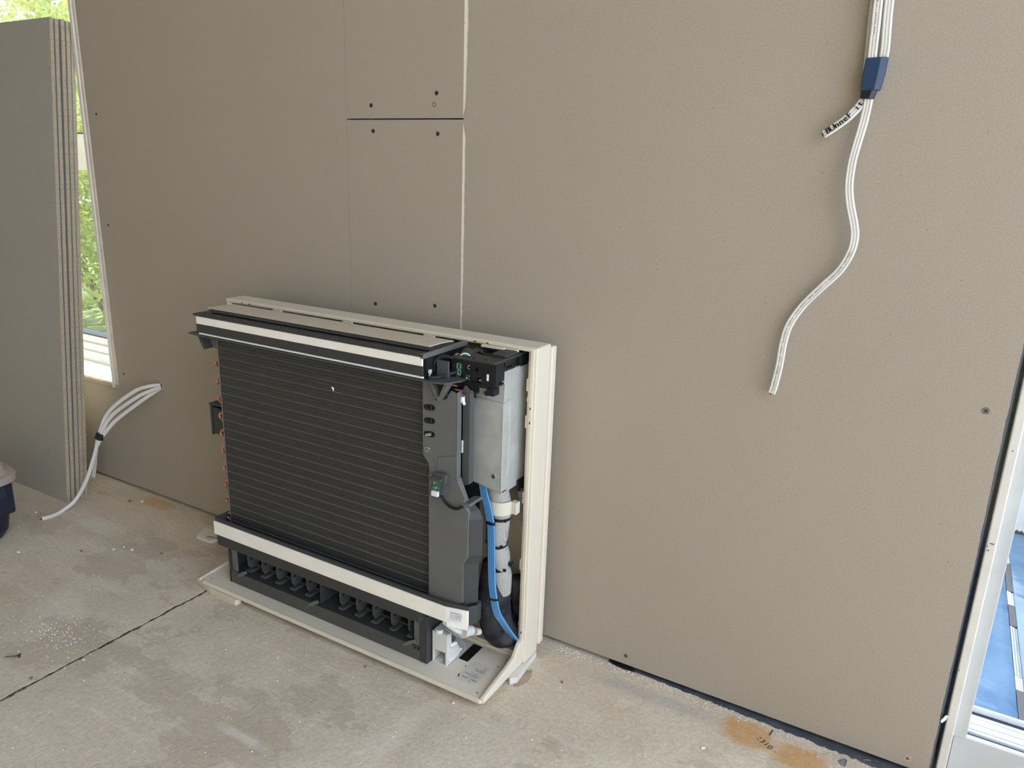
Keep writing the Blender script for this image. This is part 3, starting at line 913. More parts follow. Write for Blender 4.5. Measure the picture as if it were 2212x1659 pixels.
# paper label on the foam
dxy = Vector((0.042, 0.0100, 0)).normalized()
o0 = Vector((0.6565, -0.23285, 0.1540))
nrm = Vector((dxy.y, -dxy.x, 0))
def on_label(a, z, lift=0.0004):
    return o0 + dxy * a + nrm * lift + Vector((0, 0, z))
pl = MB().add([on_label(0.000, -0.013), on_label(0.031, -0.013), on_label(0.031, 0.012), on_label(0.000, 0.012)], [(0, 1, 2, 3)])
pl = up(pl, 'part_label', 'paper_label', 0, tray, label='white printed part label on the foam')
tx = MB()
tilt = (dxy * 1.0 + Vector((0, 0, -0.02)))
upv = Vector((0, 0, 1))
write(tx, '5P703676-1', on_label(0.0205, 0.0052, 0.0007), tilt, upv, 0.0044)
write(tx, 'Date  20230612', on_label(0.0205, 0.0012, 0.0007), tilt, upv, 0.0032)
write(tx, 'No.  00040512', on_label(0.0200, -0.0022, 0.0007), tilt, upv, 0.0032)
write(tx, 'R1  Line 02  OK', on_label(0.0190, -0.0060, 0.0007), tilt, upv, 0.0032)
up(tx, 'label_lettering', 'print_ink', 0, pl)

# --- heat exchanger: fin rows, bright row edges, copper return bends
hx = up(MB().box(0.0905, 0.640, -0.2030, -0.165, 0.146, 0.558), 'heat_exchanger', 'cavity_black')
ROWS = 22
z0, z1 = 0.147, 0.557
ph = (z1 - z0) / ROWS
prof = [(-0.2062, 0.0004), (-0.2062, ph * 0.30), (-0.2056, ph * 0.32), (-0.2056, ph * 0.36), (-0.2062, ph * 0.38), (-0.2062, ph * 0.64), (-0.2056, ph * 0.66), (-0.2056, ph * 0.70), (-0.2062, ph * 0.72), (-0.2062, ph * 0.93), (-0.2030, ph * 0.97), (-0.2030, 0.0)]
row_mesh = None
for i in range(ROWS):
    z = z0 + i * ph
    if row_mesh is None:
        o = up(MB().prism(prof, 'x', 0.0905, 0.640), 'fin_row', 'fin_black', 0, hx)
        row_mesh = o.data
    else:
        o = bpy.data.objects.new('fin_row', row_mesh)
        COL.objects.link(o)
        o.parent = hx
    o.location = (0, 0, z)
edge_mesh = None
for i in range(ROWS):
    z = z0 + i * ph + ph * 0.95
    if edge_mesh is None:
        o = up(MB().prism([(-0.2070, -0.0006), (-0.2030, -0.0006), (-0.2030, 0.0006), (-0.2067, 0.0006)], 'x', 0.0905, 0.640), 'fin_edge', 'fin_edge', 0, hx)
        edge_mesh = o.data
    else:
        o = bpy.data.objects.new('fin_edge', edge_mesh)
        COL.objects.link(o)
        o.parent = hx
    o.location = (0, 0, z)
up(MB().box(0.0885, 0.0903, -0.2068, -0.163, 0.146, 0.560), 'end_plate', 'end_plate', 0, hx)
bend = None
for i in range(11):
    z = z0 + (2 * i + 1.0) * ph
    if bend is None:
        pts = [(0.0895 - 0.0205 * math.sin(a), -0.1975, -0.0095 * math.cos(a)) for a in [math.pi * k / 10 for k in range(11)]]
        pts = [(0.0905, -0.1975, -0.0095)] + pts + [(0.0905, -0.1975, 0.0095)]
        bend = up(MB().sweep(pts, circ(0.0030, 10), (0, -1, 0)), 'return_bend', 'copper', 0, hx, smooth=True)
        bend.location = (0, 0, z)
    else:
        o = bpy.data.objects.new('return_bend', bend.data)
        COL.objects.link(o)
        o.parent = hx
        o.location = (0, 0, z)
# faint upright seams in the fin pack
for x, z0_, z1_ in ((0.203, 0.43, 0.552), (0.462, 0.19, 0.33), (0.392, 0.455, 0.505)):
    up(MB().box(x, x + 0.0005, -0.2067, -0.2060, z0_, z1_), 'fin_seam', 'fin_seam', 0, hx)
# a dented spot in the fins
up(MB().add([(0.386, -0.2066, 0.507), (0.3895, -0.2090, 0.509), (0.393, -0.2066, 0.507), (0.3935, -0.2075, 0.500), (0.388, -0.2066, 0.503)], [(0, 1, 4), (1, 2, 3), (1, 3, 4)]), 'bent_fin', 'screw_steel', 0, hx)

# --- outlet assembly along the top
ob = up(MB().box(0.064, 0.606, -0.2290, -0.112, 0.566, 0.6010), 'outlet_box', 'charcoal_plastic', 0.001)
up(MB().box(0.060, 0.6110, -0.2345, -0.2220, 0.6015, 0.6055), 'outlet_rim', 'charcoal_plastic', 0.001, ob)
up(MB().box(0.060, 0.0665, -0.2225, -0.112, 0.6015, 0.6055), 'outlet_rim', 'charcoal_plastic', 0.001, ob)
up(MB().box(0.6055, 0.6125, -0.2345, -0.108, 0.5985, 0.6065), 'outlet_rim', 'grey_plastic', 0.001, ob)
up(MB().box(0.0665, 0.608, -0.2328, -0.2292, 0.5855, 0.6005), 'foam_strip', 'foam_white', 0.001, ob)
up(MB().box(0.064, 0.6085, -0.2312, -0.2290, 0.5690, 0.5848), 'outlet_front', 'charcoal_plastic', 0.0006, ob)
up(MB().box(0.071, 0.6090, -0.2325, -0.2285, 0.5652, 0.5684), 'foam_bead', 'white_plastic', 0.0008, ob)
up(MB().box(0.6062, 0.6105, -0.2260, -0.112, 0.5650, 0.5985), 'outlet_end', 'black_plastic', 0, ob)
fl_ = MB()
sect = [(-0.191, 0.6070), (-0.156, 0.6066), (-0.1215, 0.6040), (-0.1215, 0.6062), (-0.156, 0.6088), (-0.191, 0.6092)]
fl_.prism(sect, 'x', 0.048, 0.592)
flap = up(fl_, 'outlet_flap', 'cream_panel', 0.0006)
up(MB().prism([(-0.190, 0.6066), (-0.199, 0.6035), (-0.186, 0.6012), (-0.132, 0.6012), (-0.1240, 0.6020), (-0.1255, 0.6038)], 'x', 0.055, 0.597), 'flap_underside', 'charcoal_plastic', 0.001, flap)
# flange under the outlet and its hooks
flg = up(MB().prism([(0.036, -0.2300), (0.066, -0.2345), (0.625, -0.2345), (0.650, -0.228), (0.662, -0.200), (0.662, -0.15), (0.036, -0.15)], 'z', 0.5612, 0.5640), 'outlet_flange', 'mid_grey_plastic', 0.0008)
up(MB().box(0.615, 0.638, -0.2030, -0.1990, 0.564, 0.592), 'flange_upstand', 'mid_grey_plastic', 0.0008, flg)
def hook(x0, x1, y, z, depth, w):
    h_ = MB()
    xm = x0 + (x1 - x0) * 0.42
    h_.prism([(x0, 0.5612), (x0 + 0.0030, 0.5612), (xm + 0.0026, z + 0.002), (xm, z)], 'y', y, y + depth)
    h_.prism([(x1 - w, 0.5612), (x1, 0.5612), (xm + 0.006, z - 0.001), (xm + 0.001, z)], 'y', y, y + depth)
    return h_
up(hook(0.610, 0.651, -0.2200, 0.530, 0.014, 0.009), 'hook', 'grey_plastic', 0.0008, flg)
up(MB().cyl((0.6275, -0.2215, 0.5320), (0.6275, -0.2165, 0.5320), 0.0050, n=14), 'hook_eye', 'grey_plastic', 0, flg)
up(MB().cyl((0.6275, -0.2219, 0.5320), (0.6275, -0.2213, 0.5320), 0.0018, n=10), 'hook_hole', 'screw_socket', 0, flg)
up(MB().prism([(0.058, 0.5612), (0.098, 0.5612), (0.088, 0.536), (0.072, 0.532)], 'y', -0.2030, -0.2000), 'hook', 'grey_plastic', 0.001, flg)
up(MB().prism([(0.050, 0.5612), (0.060, 0.5612), (0.072, 0.534), (0.068, 0.532)], 'y', -0.222, -0.202), 'hook', 'charcoal_plastic', 0.001, flg)
# bracket halfway down on the far side
bk = MB()
bk.box(0.030, 0.033, -0.190, -0.150, 0.338, 0.408)
bk.box(0.033, 0.085, -0.186, -0.183, 0.340, 0.398)
bk.box(0.030, 0.085, -0.192, -0.150, 0.405, 0.4085)
up(bk, 'side_bracket', 'charcoal_plastic', 0.001)

# --- right-hand end: moulded side plate with pipe slots
pv = [(0.5945, 0.5610), (0.5945, 0.4290), (0.5990, 0.4220), (0.6060, 0.4150), (0.6080, 0.4050), (0.6080, 0.3500), (0.664, 0.3500), (0.664, 0.5450), (0.650, 0.5480), (0.642, 0.5330), (0.630, 0.5300), (0.618, 0.5450), (0.612, 0.5610)]
sp = up(MB().prism(pv, 'y', -0.2140, -0.2095), 'side_plate', 'grey_plastic', 0.0012)
for z in (0.5125, 0.4895, 0.4660):
    s = MB()
    outl = [(0.6035 + 0.0055 * math.cos(a), z + 0.0050 * math.sin(a)) for a in [math.pi / 2 + math.pi * i / 8 for i in range(9)]] + [(0.6145 + 0.0055 * math.cos(a), z + 0.001 + 0.0050 * math.sin(a)) for a in [-math.pi / 2 + math.pi * i / 8 for i in range(9)]]
    s.prism(outl, 'y', -0.2146, -0.2138)
    s = up(s, 'pipe_slot', 'cavity_black', 0, sp)
    if z > 0.47:
        arc = [(0.6060 + 0.0035 * math.cos(a), -0.2150, z + 0.0035 * math.sin(a)) for a in [math.pi * 0.6 + math.pi * 1.3 * i / 10 for i in range(11)]]
        up(MB().sweep(arc, circ(0.0007, 6)), 'slot_rib', 'charcoal_plastic', 0, s)
        up(MB().box(0.6120, 0.6140, -0.2152, -0.2144, z - 0.003, z + 0.004), 'slot_rib', 'charcoal_plastic', 0, s)
    else:
        up(MB().cyl((0.6135, -0.2138, z + 0.0012), (0.6040, -0.2175, z - 0.0005), 0.0032, 0.0030, 12), 'sensor_clip', 'screw_steel', 0, s)
sc = up(MB().cyl((0.6055, -0.2135, 0.4395), (0.6055, -0.2165, 0.4395), 0.0056, 0.0050, 18), 'screw', 'screw_steel', 0, sp)
up(MB().box(0.6025, 0.6085, -0.2168, -0.2164, 0.4390, 0.4400).box(0.6050, 0.6060, -0.2168, -0.2164, 0.4365, 0.4425), 'screw_slot', 'screw_socket', 0, sp)
# raised lines of the moulding
up(MB().sweep([(0.627, -0.2143, 0.405), (0.629, -0.2143, 0.429), (0.632, -0.2143, 0.431), (0.664, -0.2143, 0.4395)], circ(0.0009, 6)), 'moulded_rib', 'grey_plastic', 0, sp)
up(MB().box(0.6630, 0.6650, -0.2145, -0.2030, 0.398, 0.548), 'plate_return', 'grey_plastic', 0.0008)
up(MB().prism([(0.6630, 0.400), (0.6660, 0.400), (0.6825, 0.362), (0.6775, 0.360)], 'y', -0.2145, -0.2030), 'plate_return', 'grey_plastic', 0.0008)
# second upright channel behind it
ch = MB()
ch.prism([(0.6620, 0.388), (0.6650, 0.381), (0.6760, 0.386), (0.6760, 0.548), (0.6660, 0.556), (0.6620, 0.550)], 'y', -0.1960, -0.1925)
ch.box(0.6740, 0.6770, -0.1960, -0.1840, 0.386, 0.548)
up(ch, 'pipe_channel', 'mid_grey_plastic', 0.001)
up(MB().box(0.6615, 0.6645, -0.1985, -0.1955, 0.440, 0.462), 'channel_clip', 'nylon_white', 0.0008)
up(MB().box(0.630, 0.668, -0.150, -0.147, 0.300, 0.57), 'inner_shadow_panel', 'cavity_black')  # black sheet standing in for the shade behind the channel
# dark copper-and-black pipe bends glimpsed under the electronics
for k in range(3):
    pts = [(0.638 + 0.009 * k, -0.198 + 0.004 * k, 0.552 - 0.008 * k), (0.645 + 0.009 * k, -0.206, 0.556 - 0.007 * k), (0.653 + 0.009 * k, -0.198 + 0.004 * k, 0.553 - 0.008 * k)]
    up(MB().sweep(spline(pts, 5), circ(0.0022, 8)), 'copper_pipe', 'dull_copper', smooth=True)
up(MB().box(0.628, 0.672, -0.190, -0.187, 0.530, 0.562).box(0.672, 0.688, -0.190, -0.187, 0.547, 0.562), 'pipe_shield', 'cavity_black')

# --- lower moulded cover
cv = MB()
cv.prism([(0.6085, 0.1620), (0.611, 0.1560), (0.665, 0.1650), (0.682, 0.1760), (0.6810, 0.2480), (0.6905, 0.2650), (0.6905, 0.3460), (0.6815, 0.3600), (0.6815, 0.372), (0.668, 0.398), (0.6085, 0.398)], 'y', -0.2160, -0.2090)
cover = up(cv, 'lower_cover', 'grey_plastic', 0.0016)
cs = MB()
lev = [(0.1600, 0.6740, 0.6900), (0.1740, 0.6818, 0.7005), (0.2470, 0.6812, 0.7005), (0.2660, 0.6905, 0.7068), (0.3320, 0.6905, 0.7068), (0.3460, 0.6870, 0.7000), (0.3560, 0.6815, 0.6880)]
vs = []
for z, xb, xc in lev:
    vs += [(0.6600, -0.2130, z), (xb, -0.2150, z), (xc, -0.1965, z), (0.6600, -0.1940, z)]
fs = [(a * 4 + b, a * 4 + (b + 1) % 4, (a + 1) * 4 + (b + 1) % 4, (a + 1) * 4 + b) for a in range(len(lev) - 1) for b in range(4)] + [(3, 2, 1, 0), tuple(len(vs) - 4 + b for b in range(4))]
cs.add(vs, fs)
cs.prism([(0.6120, 0.1500), (0.6860, 0.1640), (0.6860, 0.1780), (0.6120, 0.1640)], 'y', -0.2145, -0.1960)
up(cs, 'cover_return', 'charcoal_plastic', 0.0008, cover)  # darker than the cover: the shade on this side is in the colour

# --- humidity sensor board clipped to the cover
sn = up(MB().box(0.6260, 0.6500, -0.2260, -0.2165, 0.3690, 0.4060), 'sensor_holder', 'mid_grey_plastic', 0.001)
up(MB().box(0.6230, 0.6465, -0.2360, -0.2165, 0.3970, 0.4000), 'sensor_hood', 'mid_grey_plastic', 0.0008, sn)
up(MB().box(0.6265, 0.6410, -0.2290, -0.2268, 0.3750, 0.3955), 'sensor_board', 'pcb_green', 0, sn)
up(MB().box(0.6270, 0.6400, -0.2340, -0.2285, 0.3680, 0.3765), 'connector', 'white_plastic', 0.0008, sn)
dots = MB()
for i in range(14):
    dots.box(*(lambda x, z: (x, x + 0.0011, -0.2296, -0.2289, z, z + 0.0009))(0.628 + rnd.random() * 0.011, 0.379 + rnd.random() * 0.014))
up(dots, 'solder_marks', 'nylon_white', 0, sn)
up(MB().box(0.6440, 0.6530, -0.2240, -0.2180, 0.3800, 0.3900), 'sensor_clip', 'mid_grey_plastic', 0.001, sn)
up(MB().sweep(spline([(0.640, -0.2215, 0.368), (0.648, -0.2215, 0.358), (0.660, -0.2215, 0.352), (0.672, -0.2215, 0.3525), (0.680, -0.2190, 0.357)], 8), circ(0.0016, 8)), 'sensor_lead', 'black_plastic', smooth=True)
up(MB().sweep(spline([(0.637, -0.2225, 0.369), (0.646, -0.2225, 0.3565), (0.659, -0.2225, 0.350), (0.672, -0.2225, 0.3505), (0.682, -0.2190, 0.356)], 8), circ(0.0014, 8)), 'sensor_lead', 'black_plastic', smooth=True)
up(MB().prism([(0.676, 0.352), (0.694, 0.3585), (0.694, 0.3640), (0.676, 0.3600)], 'y', -0.2180, -0.1800), 'lead_clip', 'grey_plastic', 0.001)

# --- sheet-steel control box
bx = up(MB().prism([(0.660, 0.386), (0.7160, 0.362), (0.7160, 0.578), (0.660, 0.578)], 'y', -0.1555, -0.066), 'control_box', 'galvanised', 0.0008)
cvp = [(0.6550, 0.3795), (0.7175, 0.3680), (0.7175, 0.5235), (0.6660, 0.5275), (0.6640, 0.5250), (0.6550, 0.5250)]
cvr = up(MB().prism(cvp, 'y', -0.1600, -0.1562), 'control_box_cover', 'galvanised', 0.0006)
up(MB().prism([(-0.1590, 0.3680), (-0.1380, 0.3870), (-0.1370, 0.5250), (-0.1400, 0.5285), (-0.1590, 0.5235)], 'x', 0.7163, 0.7179), 'cover_flange', 'galvanised', 0.0004, cvr)
up(MB().prism([(0.6530, 0.3795), (0.7160, 0.3680), (0.7160, 0.3650), (0.6530, 0.3765)], 'y', -0.1585, -0.1400), 'cover_fold', 'galvanised', 0.0004, cvr)
up(MB().box(0.7168, 0.7182, -0.1606, -0.1594, 0.3685, 0.5230), 'fold_highlight', 'highlight_steel', 0, cvr)  # pale strips paint the highlight along the folded edges
up(MB().box(0.7176, 0.7183, -0.1388, -0.1376, 0.3890, 0.5240), 'fold_highlight', 'highlight_steel', 0, cvr)
up(MB().box(0.7152, 0.7166, -0.1562, -0.1550, 0.5290, 0.5570), 'fold_highlight', 'highlight_steel', 0, bx)
up(MB().box(0.6662, 0.7170, -0.1606, -0.1594, 0.5243, 0.5252), 'fold_highlight', 'highlight_steel', 0, cvr)
for par, x, y, z in ((cvr, 0.7030, -0.1590, 0.3950), (bx, 0.6830, -0.1556, 0.5360)):
    up(MB().cyl((x, y + 0.001, z), (x, y - 0.0026, z), 0.0050, 0.0040, 18), 'screw', 'screw_steel', 0, par)
    up(MB().cyl((x, y - 0.0020, z), (x, y - 0.0030, z), 0.0016, 0.0016, 10), 'screw_slot', 'screw_socket', 0, par)
up(MB().prism([(-0.106, 0.372), (-0.066, 0.372), (-0.066, 0.345), (-0.082, 0.352), (-0.090, 0.345), (-0.106, 0.352)], 'x', 0.7165, 0.7195), 'cable_clamp', 'black_plastic', 0.0012)
up(MB().cyl((0.7180, -0.078, 0.357), (0.7215, -0.0785, 0.357), 0.0045, 0.0040, 16), 'clamp_screw', 'screw_steel')

# --- electronics housing on top
eh = up(MB().box(0.636, 0.7110, -0.1815, -0.0750, 0.5560, 0.5935), 'electronics_housing', 'black_plastic')
fp = MB()
fp.plate(0.6330, 0.7130, 0.5540, 0.5950, -0.1870, -0.1830, [(0.6395, 0.6545, 0.5620, 0.5890), (0.6620, 0.6690, 0.5790, 0.5880), (0.6795, 0.6850, 0.5800, 0.5860), (0.6575, 0.6690, 0.5605, 0.5720), (0.6820, 0.6910, 0.5600, 0.5700), (0.7000, 0.7055, 0.5670, 0.5790), (0.6740, 0.6800, 0.5560, 0.5590)])
up(fp, 'housing_front', 'black_plastic', 0, eh)
up(MB().prism([(0.6400, 0.5640), (0.6460, 0.5622), (0.6540, 0.5750), (0.6545, 0.5890), (0.6400, 0.5890)], 'y', -0.1828, -0.1818), 'circuit_board', 'pcb_green', 0, eh)
up(MB().box(0.6580, 0.6690, -0.1828, -0.1818, 0.5610, 0.5880), 'circuit_board', 'pcb_green', 0, eh)
tr = MB()
for (a, b, c, d) in ((0.641, 0.645, 0.586, 0.5866), (0.641, 0.6416, 0.578, 0.586), (0.643, 0.6436, 0.568, 0.576), (0.643, 0.648, 0.5758, 0.5764), (0.648, 0.6486, 0.567, 0.5758), (0.648, 0.652, 0.580, 0.5806), (0.6475, 0.648, 0.578, 0.587), (0.643, 0.648, 0.5672, 0.5678), (0.650, 0.6525, 0.584, 0.5846)):
    tr.box(a, b, -0.1834, -0.1827, c, d)
up(tr, 'board_tracks', 'nylon_white', 0, eh)
up(MB().cyl((0.6660, -0.1820, 0.5835), (0.6660, -0.1845, 0.5835), 0.0034, n=14), 'trim_pot', 'white_plastic', 0, eh)
up(MB().cyl((0.6660, -0.1843, 0.5835), (0.6660, -0.1850, 0.5835), 0.0022, n=12), 'trim_pot_slot', 'cavity_black', 0, eh)
up(MB().box(0.7010, 0.7045, -0.1880, -0.1820, 0.5675, 0.5785), 'connector', 'white_plastic', 0.0005, eh)
for x, z in ((0.6600, 0.5640), (0.6650, 0.5620), (0.6655, 0.5680), (0.6850, 0.5640), (0.6880, 0.5655), (0.6885, 0.5625)):
    up(MB().box(x, x + 0.0020, -0.1845, -0.1825, z, z + 0.0018), 'pin', 'nylon_white', 0, eh)
# side wall with snap-fit slots
sd = MB()
def side_plate(y0, y1, z0, z1, x0, x1, holes):
    ys_ = sorted({y0, y1, *[h[0] for h in holes], *[h[1] for h in holes]})
    zs_ = sorted({z0, z1, *[h[2] for h in holes], *[h[3] for h in holes]})
    for i in range(len(ys_) - 1):
        for k in range(len(zs_) - 1):
            cy, cz = (ys_[i] + ys_[i + 1]) / 2, (zs_[k] + zs_[k + 1]) / 2
            if any(h[0] < cy < h[1] and h[2] < cz < h[3] for h in holes):
                continue
            sd.box(x0, x1, ys_[i], ys_[i + 1], zs_[k], zs_[k + 1])
side_plate(-0.1830, -0.072, 0.5570, 0.5950, 0.7115, 0.7150, [(-0.172, -0.150, 0.5590, 0.5640), (-0.150, -0.138, 0.5650, 0.5760), (-0.150, -0.132, 0.5820, 0.5850), (-0.122, -0.110, 0.5710, 0.5920), (-0.104, -0.080, 0.5600, 0.5690), (-0.158, -0.154, 0.5860, 0.5930)])
up(sd, 'housing_side', 'black_plastic', 0, eh)
up(MB().box(0.7150, 0.7165, -0.105, -0.080, 0.5760, 0.5930), 'snap_tab', 'black_plastic', 0.0006, eh)
up(MB().box(0.7030, 0.7165, -0.1900, -0.1720, 0.5440, 0.5560), 'housing_foot', 'black_plastic', 0.001, eh)
up(MB().box(0.6790, 0.6840, -0.1880, -0.1800, 0.5420, 0.5545), 'housing_foot', 'black_plastic', 0.001, eh)
# top deck with a round recess and a square lid
tp = MB()
tp.box(0.6340, 0.7150, -0.1865, -0.1500, 0.5950, 0.5985)
tp.box(0.6340, 0.6520, -0.1500, -0.0760, 0.5950, 0.5985)
tp.box(0.6960, 0.7150, -0.1500, -0.0760, 0.5950, 0.5985)
tp.box(0.6520, 0.6960, -0.0960, -0.0760, 0.5950, 0.5985)
up(tp, 'housing_top', 'charcoal_plastic', 0, eh)
ringp = [2 * math.pi * i / 24 for i in range(24)]
up(MB().ring([(0.674 + 0.0215 * math.cos(a), -0.123 + 0.026 * math.sin(a)) for a in ringp], [(0.674 + 0.0180 * math.cos(a), -0.123 + 0.0205 * math.sin(a)) for a in ringp], 'z', 0.5940, 0.6000), 'recess_ring', 'black_plastic', 0, eh)
up(MB().box(0.6860, 0.7130, -0.1500, -0.1060, 0.5985, 0.6035), 'housing_lid', 'charcoal_plastic', 0.0012, eh)
for x in (0.648, 0.658, 0.668, 0.690):
    up(MB().box(x, x + 0.005, -0.1790, -0.1770, 0.5984, 0.5990), 'top_slot', 'cavity_black', 0, eh)
# buzzer with green board, cable clips and leads
bz = up(MB().cyl((0.640, -0.150, 0.5960), (0.6500, -0.1720, 0.5930), 0.0105, n=22, caps=True), 'buzzer', 'charcoal_plastic')
up(MB().cyl((0.6500, -0.1720, 0.5930), (0.6505, -0.1730, 0.5929), 0.0105, 0.0100, 22), 'buzzer_rim', 'foam_white', 0, bz)
up(MB().cyl((0.6505, -0.1730, 0.5929), (0.6507, -0.1735, 0.5928), 0.0088, 0.0088, 22), 'buzzer_board', 'pcb_bright_green', 0, bz)
up(MB().cyl((0.6330, -0.170, 0.5960), (0.6345, -0.178, 0.5950), 0.0040, n=14), 'screw', 'screw_steel')
for k, (x, z) in enumerate(((0.6125, 0.5735), (0.6285, 0.5745))):
    c = MB().box(x, x + 0.0045, -0.224 + 0.026 * k, -0.218 + 0.026 * k, z, z + 0.0060)
    c.prism([(x + 0.002, z), (x + 0.0045, z), (x + 0.0015, z - 0.006), (x - 0.001, z - 0.006)], 'y', -0.223 + 0.026 * k, -0.219 + 0.026 * k)
    up(c, 'cable_clip', 'clip_grey', 0.001)
for k in range(3):
    up(MB().sweep(spline([(0.611, -0.222, 0.574 - 0.002 * k), (0.617, -0.226, 0.569 - 0.002 * k), (0.628, -0.214, 0.5685 - 0.001 * k), (0.636, -0.196, 0.572 - 0.002 * k), (0.645, -0.186, 0.574)], 6), circ(0.0013, 7)), 'lead', 'black_plastic', smooth=True)
for k in range(2):
    up(MB().sweep(spline([(0.612, -0.205, 0.570), (0.613, -0.206, 0.586 + 0.003 * k), (0.622, -0.197, 0.596 + 0.003 * k), (0.636, -0.186, 0.594 + 0.002 * k)], 6), circ(0.0012, 7)), 'lead', 'black_plastic', smooth=True)
up(MB().sweep(spline([(0.660, -0.186, 0.556), (0.660, -0.192, 0.545), (0.661, -0.198, 0.536)], 6), circ(0.0018, 8)), 'lead', 'black_plastic', smooth=True)
c = MB()
c.box(0.6615, 0.6685, -0.206, -0.199, 0.5290, 0.5385)
c.prism([(0.6585, 0.5335), (0.6615, 0.5380), (0.6615, 0.5300)], 'y', -0.206, -0.200)
c.prism([(0.6660, 0.5300), (0.6700, 0.5250), (0.6720, 0.5265), (0.6690, 0.5345)], 'y', -0.206, -0.201)
c.box(0.6630, 0.6665, -0.204, -0.200, 0.5385, 0.5430)
up(c, 'wire_connector', 'white_plastic', 0.0008)
up(MB().box(0.645, 0.690, -0.118, -0.110, 0.602, 0.606), 'cream_tab', 'cream_plastic', 0.0008)

# --- insulated pipes, sleeve, ties and cables in the lower right corner
cl = [(0.683, -0.120, 0.385), (0.6875, -0.120, 0.350), (0.6960, -0.120, 0.312), (0.6895, -0.120, 0.279), (0.6900, -0.120, 0.243), (0.6970, -0.120, 0.209), (0.6985, -0.120, 0.180), (0.6980, -0.120, 0.155)]
path = spline(cl, 14)
rad = []
ties = (0.303, 0.250, 0.207)
for p in path:
    pinch = min(1.0, min(abs(p.z - z) for z in ties) / 0.020)
    rad.append(0.0165 + 0.0042 * math.sin(pinch * math.pi / 2) if p.z < 0.318 else 0.0200)
slv = up(MB().sweep(path, circ(1.0, 28), (0, -1, 0), rad), 'pipe_sleeve', 'woven_sleeve', smooth=True)
for z, tl in zip(ties, (0.04, -0.22, -0.45)):
    i = min(range(len(path)), key=lambda k: abs(path[k].z - z))
    p, r = path[i], rad[i] + 0.0012
    ringpts = [p + Vector((r * math.cos(a), r * math.sin(a), -tl * r * math.cos(a) * -1.0)) for a in [2 * math.pi * k / 28 for k in range(29)]]
    t_ = up(MB().sweep(ringpts, [(-0.0006, -0.0026), (0.0006, -0.0026), (0.0006, 0.0026), (-0.0006, 0.0026)], (0, 0, 1)), 'cable_tie', 'black_plastic', 0, slv)
    up(MB().box(p.x + 0.013, p.x + 0.018, p.y - r * 0.6 - 0.002, p.y - r * 0.6 + 0.002, p.z - 0.002, p.z + 0.0025), 'tie_head', 'black_plastic', 0.0005, slv)
up(MB().prism([(0.7135, 0.218), (0.7215, 0.222), (0.7225, 0.216), (0.7175, 0.210)], 'y', -0.122, -0.115), 'tie_tail', 'black_plastic', 0.001, slv)
# nylon saddle clamp
sd_ = MB()
arcp = [(0.6935 + 0.0235 * math.cos(a), -0.120 + 0.0235 * math.sin(a)) for a in [math.pi * 1.02 + math.pi * 0.98 * i / 18 for i in range(19)]]
arcq = [(0.6935 + 0.0208 * math.cos(a), -0.120 + 0.0208 * math.sin(a)) for a in [math.pi * 1.02 + math.pi * 0.98 * i / 18 for i in range(19)]]
sd_.prism(arcp + list(reversed(arcq)), 'z', 0.3130, 0.3380)
sd_.box(0.7145, 0.7270, -0.122, -0.108, 0.3140, 0.3360)
up(sd_, 'saddle_clamp', 'nylon_white', 0.0012)
# black rubber insulation below the sleeve, bending to the rear
ins = spline([(0.684, -0.124, 0.215), (0.686, -0.124, 0.170), (0.690, -0.124, 0.125), (0.694, -0.122, 0.090), (0.698, -0.110, 0.066), (0.702, -0.080, 0.062), (0.702, -0.045, 0.075)], 10)
rr = [0.0185 + 0.0115 * min(1, i / 16) for i in range(len(ins))]
up(MB().sweep(ins, circ(1.0, 24), (1, 0, 0), rr), 'pipe_insulation', 'rubber_foam', smooth=True)
ins2 = spline([(0.713, -0.082, 0.170), (0.714, -0.080, 0.125), (0.715, -0.070, 0.085), (0.715, -0.050, 0.078)], 8)
up(MB().sweep(ins2, circ(0.0125, 18), (1, 0, 0)), 'pipe_insulation', 'rubber_foam', smooth=True)
# blue flat interconnect cable
bl = [(0.6720, -0.148, 0.386), (0.6770, -0.150, 0.359), (0.6850, -0.150, 0.334), (0.6930, -0.150, 0.302), (0.6955, -0.150, 0.270), (0.6965, -0.150, 0.240), (0.6985, -0.151, 0.210), (0.7020, -0.154, 0.186), (0.7090, -0.157, 0.158), (0.7150, -0.156, 0.135), (0.7215, -0.150, 0.118), (0.7270, -0.132, 0.088), (0.7290, -0.108, 0.058), (0.7290, -0.090, 0.045)]
blp = spline(bl, 8)
up(MB().sweep(blp, flat_cable_profile(0.0148, 0.0042, 4, 4), (0.0, -1, 0)), 'blue_cable', 'blue_sheath', smooth=True)
i = min(range(len(blp)), key=lambda k: abs(blp[k].z - 0.160))
p = blp[i]
rp = [p + Vector((0.0090 * math.cos(a), 0.0033 * math.sin(a), 0.0016 * math.cos(a))) for a in [2 * math.pi * k / 20 for k in range(21)]]
up(MB().sweep(rp, [(-0.0006, -0.0017), (0.0006, -0.0017), (0.0006, 0.0017), (-0.0006, 0.0017)], (0, 0, 1)), 'cable_tie', 'black_plastic')
i = min(range(len(blp)), key=lambda k: abs(blp[k].z - 0.303))
p = blp[i]
rp = [p + Vector((0.0088 * math.cos(a), 0.0030 * math.sin(a), 0.0)) for a in [2 * math.pi * k / 20 for k in range(21)]]
up(MB().sweep(rp, [(-0.0006, -0.0026), (0.0006, -0.0026), (0.0006, 0.0026), (-0.0006, 0.0026)], (0, 0, 1)), 'cable_tie', 'black_plastic')
